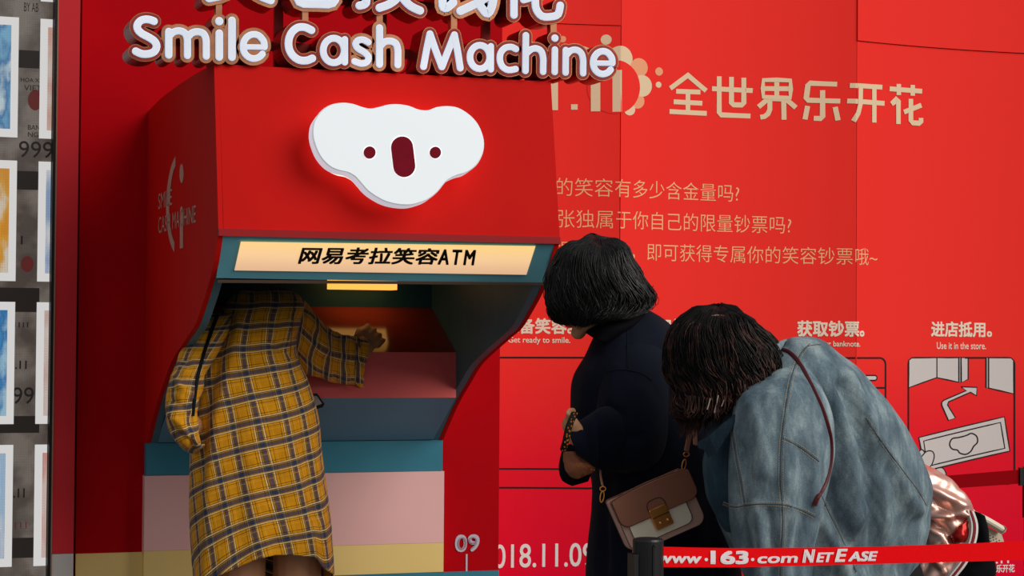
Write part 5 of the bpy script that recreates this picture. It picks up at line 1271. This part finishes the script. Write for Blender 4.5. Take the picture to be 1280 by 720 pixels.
g = G(); g.tube(cr([U(1210, 634, YC-.05), U(1216, 638, YC-.05), U(1221, 644, YC-.05)], 3), .004, 8); g.put('handle', mat('cream_leather'), cbg)
g = G(); g.tube(cr([U(1214, 640, YC-.04), U(1204, 622, YC-.02), U(1186, 606, YJ+.06), U(1150, 580, YJ+.02), U(1120, 560, YJ-.02)], 5), .0035, 6, flat=.5); g.put('strap', mat('cream_edge'), cbg)

# ================================================================ queue barrier
YT = -2.15
pc = U(810, 690, YT)
post = thing('barrier_post', 'black retractable belt barrier post in front of the handbag', 'barrier', (pc[0], YT, 0))
BLK = mat('black_plastic', '121113', .35, spec=.4, bump=.05); BLK2 = mat('black_slot', '050505', .6)
rp_ = (U(828.5, 690, YT)[0]-U(792.5, 690, YT)[0])/2; zt_ = U(810, 673.5, YT)[2]
def lathe(g, c, prof_, n=32, mi=0):
    V = [(c[0]+r*math.cos(2*math.pi*k/n), c[1]+r*math.sin(2*math.pi*k/n), z) for r, z in prof_ for k in range(n)]
    m_ = len(prof_); g.add(V, [(i*n+k, i*n+(k+1) % n, (i+1)*n+(k+1) % n, (i+1)*n+k) for i in range(m_-1) for k in range(n)]+[tuple(range(n-1, -1, -1)), tuple((m_-1)*n+k for k in range(n))], mi)
g = G(); lathe(g, (pc[0], YT), [(rp_*.98, zt_-.16), (rp_, zt_-.155), (rp_, zt_-.004), (rp_*.93, zt_)]); hdh = g.put('head', BLK, post, smooth=False)
g = G(); lathe(g, (pc[0], YT), [(rp_*.86, zt_), (rp_*.8, zt_+.0015)]); g.put('cap', BLK2, hdh)
g = G(); g.box(pc[0]-.004, pc[0]+.0, YT-rp_-.002, YT-rp_+.004, zt_-.12, zt_-.012); g.put('belt_slot', BLK2, hdh)
g = G(); g.sphere((pc[0]+.0, YT-rp_-.001, zt_-.012), (.003, .002, .003), 10, 6); g.put('screw', BLK2, hdh)
g = G(); g.box(pc[0]-rp_-.006, pc[0]-rp_+.004, YT-.018, YT+.018, zt_-.12, zt_-.03); g.put('belt_latch', BLK, hdh)
g = G(); lathe(g, (pc[0], YT), [(rp_*.85, .02), (rp_*.85, zt_-.158)]); g.put('pole', mat('post_pole', '161517', .25, .3), post)
g = G(); lathe(g, (pc[0], YT), [(.16, 0), (.165, .008), (.14, .024), (.05, .034)]); g.put('base', mat('post_base', '141315', .4), post)
# belt
TAPE = mat('red_belt', 'EE0A12', .7, spec=.05, noise_s=120, var=.05, bump=.2, bscale=600)
bt = [(826, 683.3, 709), (870, 684.5, 709.2), (920, 685.3, 709.2), (960, 685, 708.3), (1020, 684.6, 706.8), (1100, 683.2, 704.8), (1160, 681.2, 703.4), (1220, 679, 701.8), (1280, 676, 700), (1380, 668.5, 694.5), (1430, 664, 691)]
def tape_pt(x, f): 
    X_ = [b[0] for b in bt]; a = np.interp(x, X_, [b[1] for b in bt]); c = np.interp(x, X_, [b[2] for b in bt]); return U(x, a+(c-a)*f, YT)
xs_ = np.linspace(826, 1430, 90); g = G(); V = []
for x in xs_:
    for f_ in (0, 1): V.append(tape_pt(x, f_))
V2_ = [v+np.array([0, .0015, 0]) for v in V]; k = len(V)
g.add(V+V2_, [(2*i, 2*i+1, 2*i+3, 2*i+2) for i in range(89)]+[(k+2*i, k+2*i+2, k+2*i+3, k+2*i+1) for i in range(89)]+[(2*i, 2*i+2, k+2*i+2, k+2*i) for i in range(89)]+[(2*i+1, k+2*i+1, k+2*i+3, 2*i+3) for i in range(89)])
belt = thing('barrier_belt', 'bright red printed belt stretched from the black post past the denim jacket', 'barrier belt', tape_pt(830, 1))
bw = g.put('webbing', TAPE, belt)
def tape_text(s_, x0, x1, f0, f1, bold, shear=0, spacing=1.0):
    V, Fc = text2d(s_, 0, shear, spacing); g = G()
    for kk, (dx, dy) in enumerate(((0, 0), (bold, bold*.7), (-bold, bold*.7), (bold, -bold*.7), (-bold, -bold*.7))):
        g.add([tape_pt(x0+(x1-x0)*u+dx, f1+(f0-f1)*v+dy/25)+np.array([0, -.0010-.00025*kk, 0]) for u, v in V], Fc)
    g.put('belt_lettering', mat('belt_white', 'E6DADC', .6), bw)
BW = .75
tape_text('www', 822, 876, .46, .78, BW, .12)
tape_text('163', 889, 934, .17, .80, 1.3, 0, .96)
tape_text('com', 947, 996, .46, .80, BW, .12)
for x in (882.5, 940.5): 
    g = G(); P = [tape_pt(x+2.1*math.cos(a), .60+2.1*math.sin(a)/25)+np.array([0, -.0012, 0]) for a in np.linspace(0, 6.283, 16, endpoint=False)]; g.add(P, [tuple(range(16))]); g.put('belt_lettering', mat('belt_white'), bw)
tape_text('N', 1003.5, 1017.5, .12, .80, 1.1, .22); tape_text('ET', 1020.5, 1041, .30, .80, .9, .22)
tape_text('E', 1044, 1058, .12, .80, 1.1, .22); tape_text('ASE', 1060.5, 1096, .28, .80, .9, .22)
g = G(); lathe(g, (tape_pt(1430, .5)[0], YT), [(rp_, 0), (rp_, zt_)]); 
post2 = thing('barrier_post', 'black belt barrier post outside the right edge holding the red belt end', 'barrier', (tape_pt(1430, .5)[0]+rp_+.01, YT, 0))
g = G(); c = (tape_pt(1430, .5)[0]+rp_+.002, YT); lathe(g, c, [(rp_*.85, .02), (rp_*.85, zt_-.158)]); g.put('pole', MATS['post_pole'], post2)
g = G(); lathe(g, c, [(rp_, zt_-.158), (rp_, zt_)]); g.put('head', BLK, post2)
g = G(); lathe(g, c, [(.16, 0), (.165, .008), (.14, .024), (.05, .034)]); g.put('base', MATS['post_base'], post2)
# rear belt
YR = -.55
rb = [(1100, 600, 620), (1185, 594.5, 611), (1276, 587, 604.5)]
g = G(); V = []
for x in np.linspace(1100, 1277, 30):
    for k_ in (1, 2): V.append(U(x, np.interp(x, [r[0] for r in rb], [r[k_] for r in rb]), YR))
V2_ = [v+np.array([0, .0015, 0]) for v in V]; k = len(V)
g.add(V+V2_, [(2*i, 2*i+1, 2*i+3, 2*i+2) for i in range(29)]+[(k+2*i, k+2*i+2, k+2*i+3, k+2*i+1) for i in range(29)]+[(2*i, 2*i+2, k+2*i+2, k+2*i) for i in range(29)]+[(2*i+1, k+2*i+1, k+2*i+3, 2*i+3) for i in range(29)])
belt2 = thing('barrier_belt', 'dark red plain belt running behind the denim jacket to a black post at right edge', 'barrier belt', V[1]); g.put('webbing', mat('dark_red_belt', '8E000C', .8, spec=.05), belt2)
pr = U(1290, 600, YR); rr2 = .03
post3 = thing('barrier_post', 'black belt barrier post cut by the right edge by the mural', 'barrier', (pr[0], YR, 0))
zt3 = U(1277, 584, YR)[2]
g = G(); lathe(g, (pr[0], YR), [(rr2, zt3-.16), (rr2, zt3)]); h3 = g.put('head', BLK, post3)
A = U(1274, 584.5, YR); B = U(1274, 607, YR); g = G(); g.box(A[0], pr[0]-rr2+.003, YR-.006, YR+.006, B[2], A[2]); g.put('belt_clip', BLK, h3)
g = G(); lathe(g, (pr[0], YR), [(rr2*.85, .02), (rr2*.85, zt3-.158)]); g.put('pole', MATS['post_pole'], post3)
g = G(); lathe(g, (pr[0], YR), [(.16, 0), (.165, .008), (.14, .024), (.05, .034)]); g.put('base', MATS['post_base'], post3)
PX = U(1095, 610, YR); post4 = thing('barrier_post', 'black belt barrier post hidden behind the denim jacket', 'barrier', (PX[0], YR, 0))
g = G(); lathe(g, (PX[0], YR), [(rr2*.85, .02), (rr2*.85, zt3-.158)]); g.put('pole', MATS['post_pole'], post4)
g = G(); lathe(g, (PX[0], YR), [(rr2, zt3-.16), (rr2, zt3)]); g.put('head', BLK, post4)
g = G(); lathe(g, (PX[0], YR), [(.16, 0), (.165, .008), (.14, .024), (.05, .034)]); g.put('base', MATS['post_base'], post4)
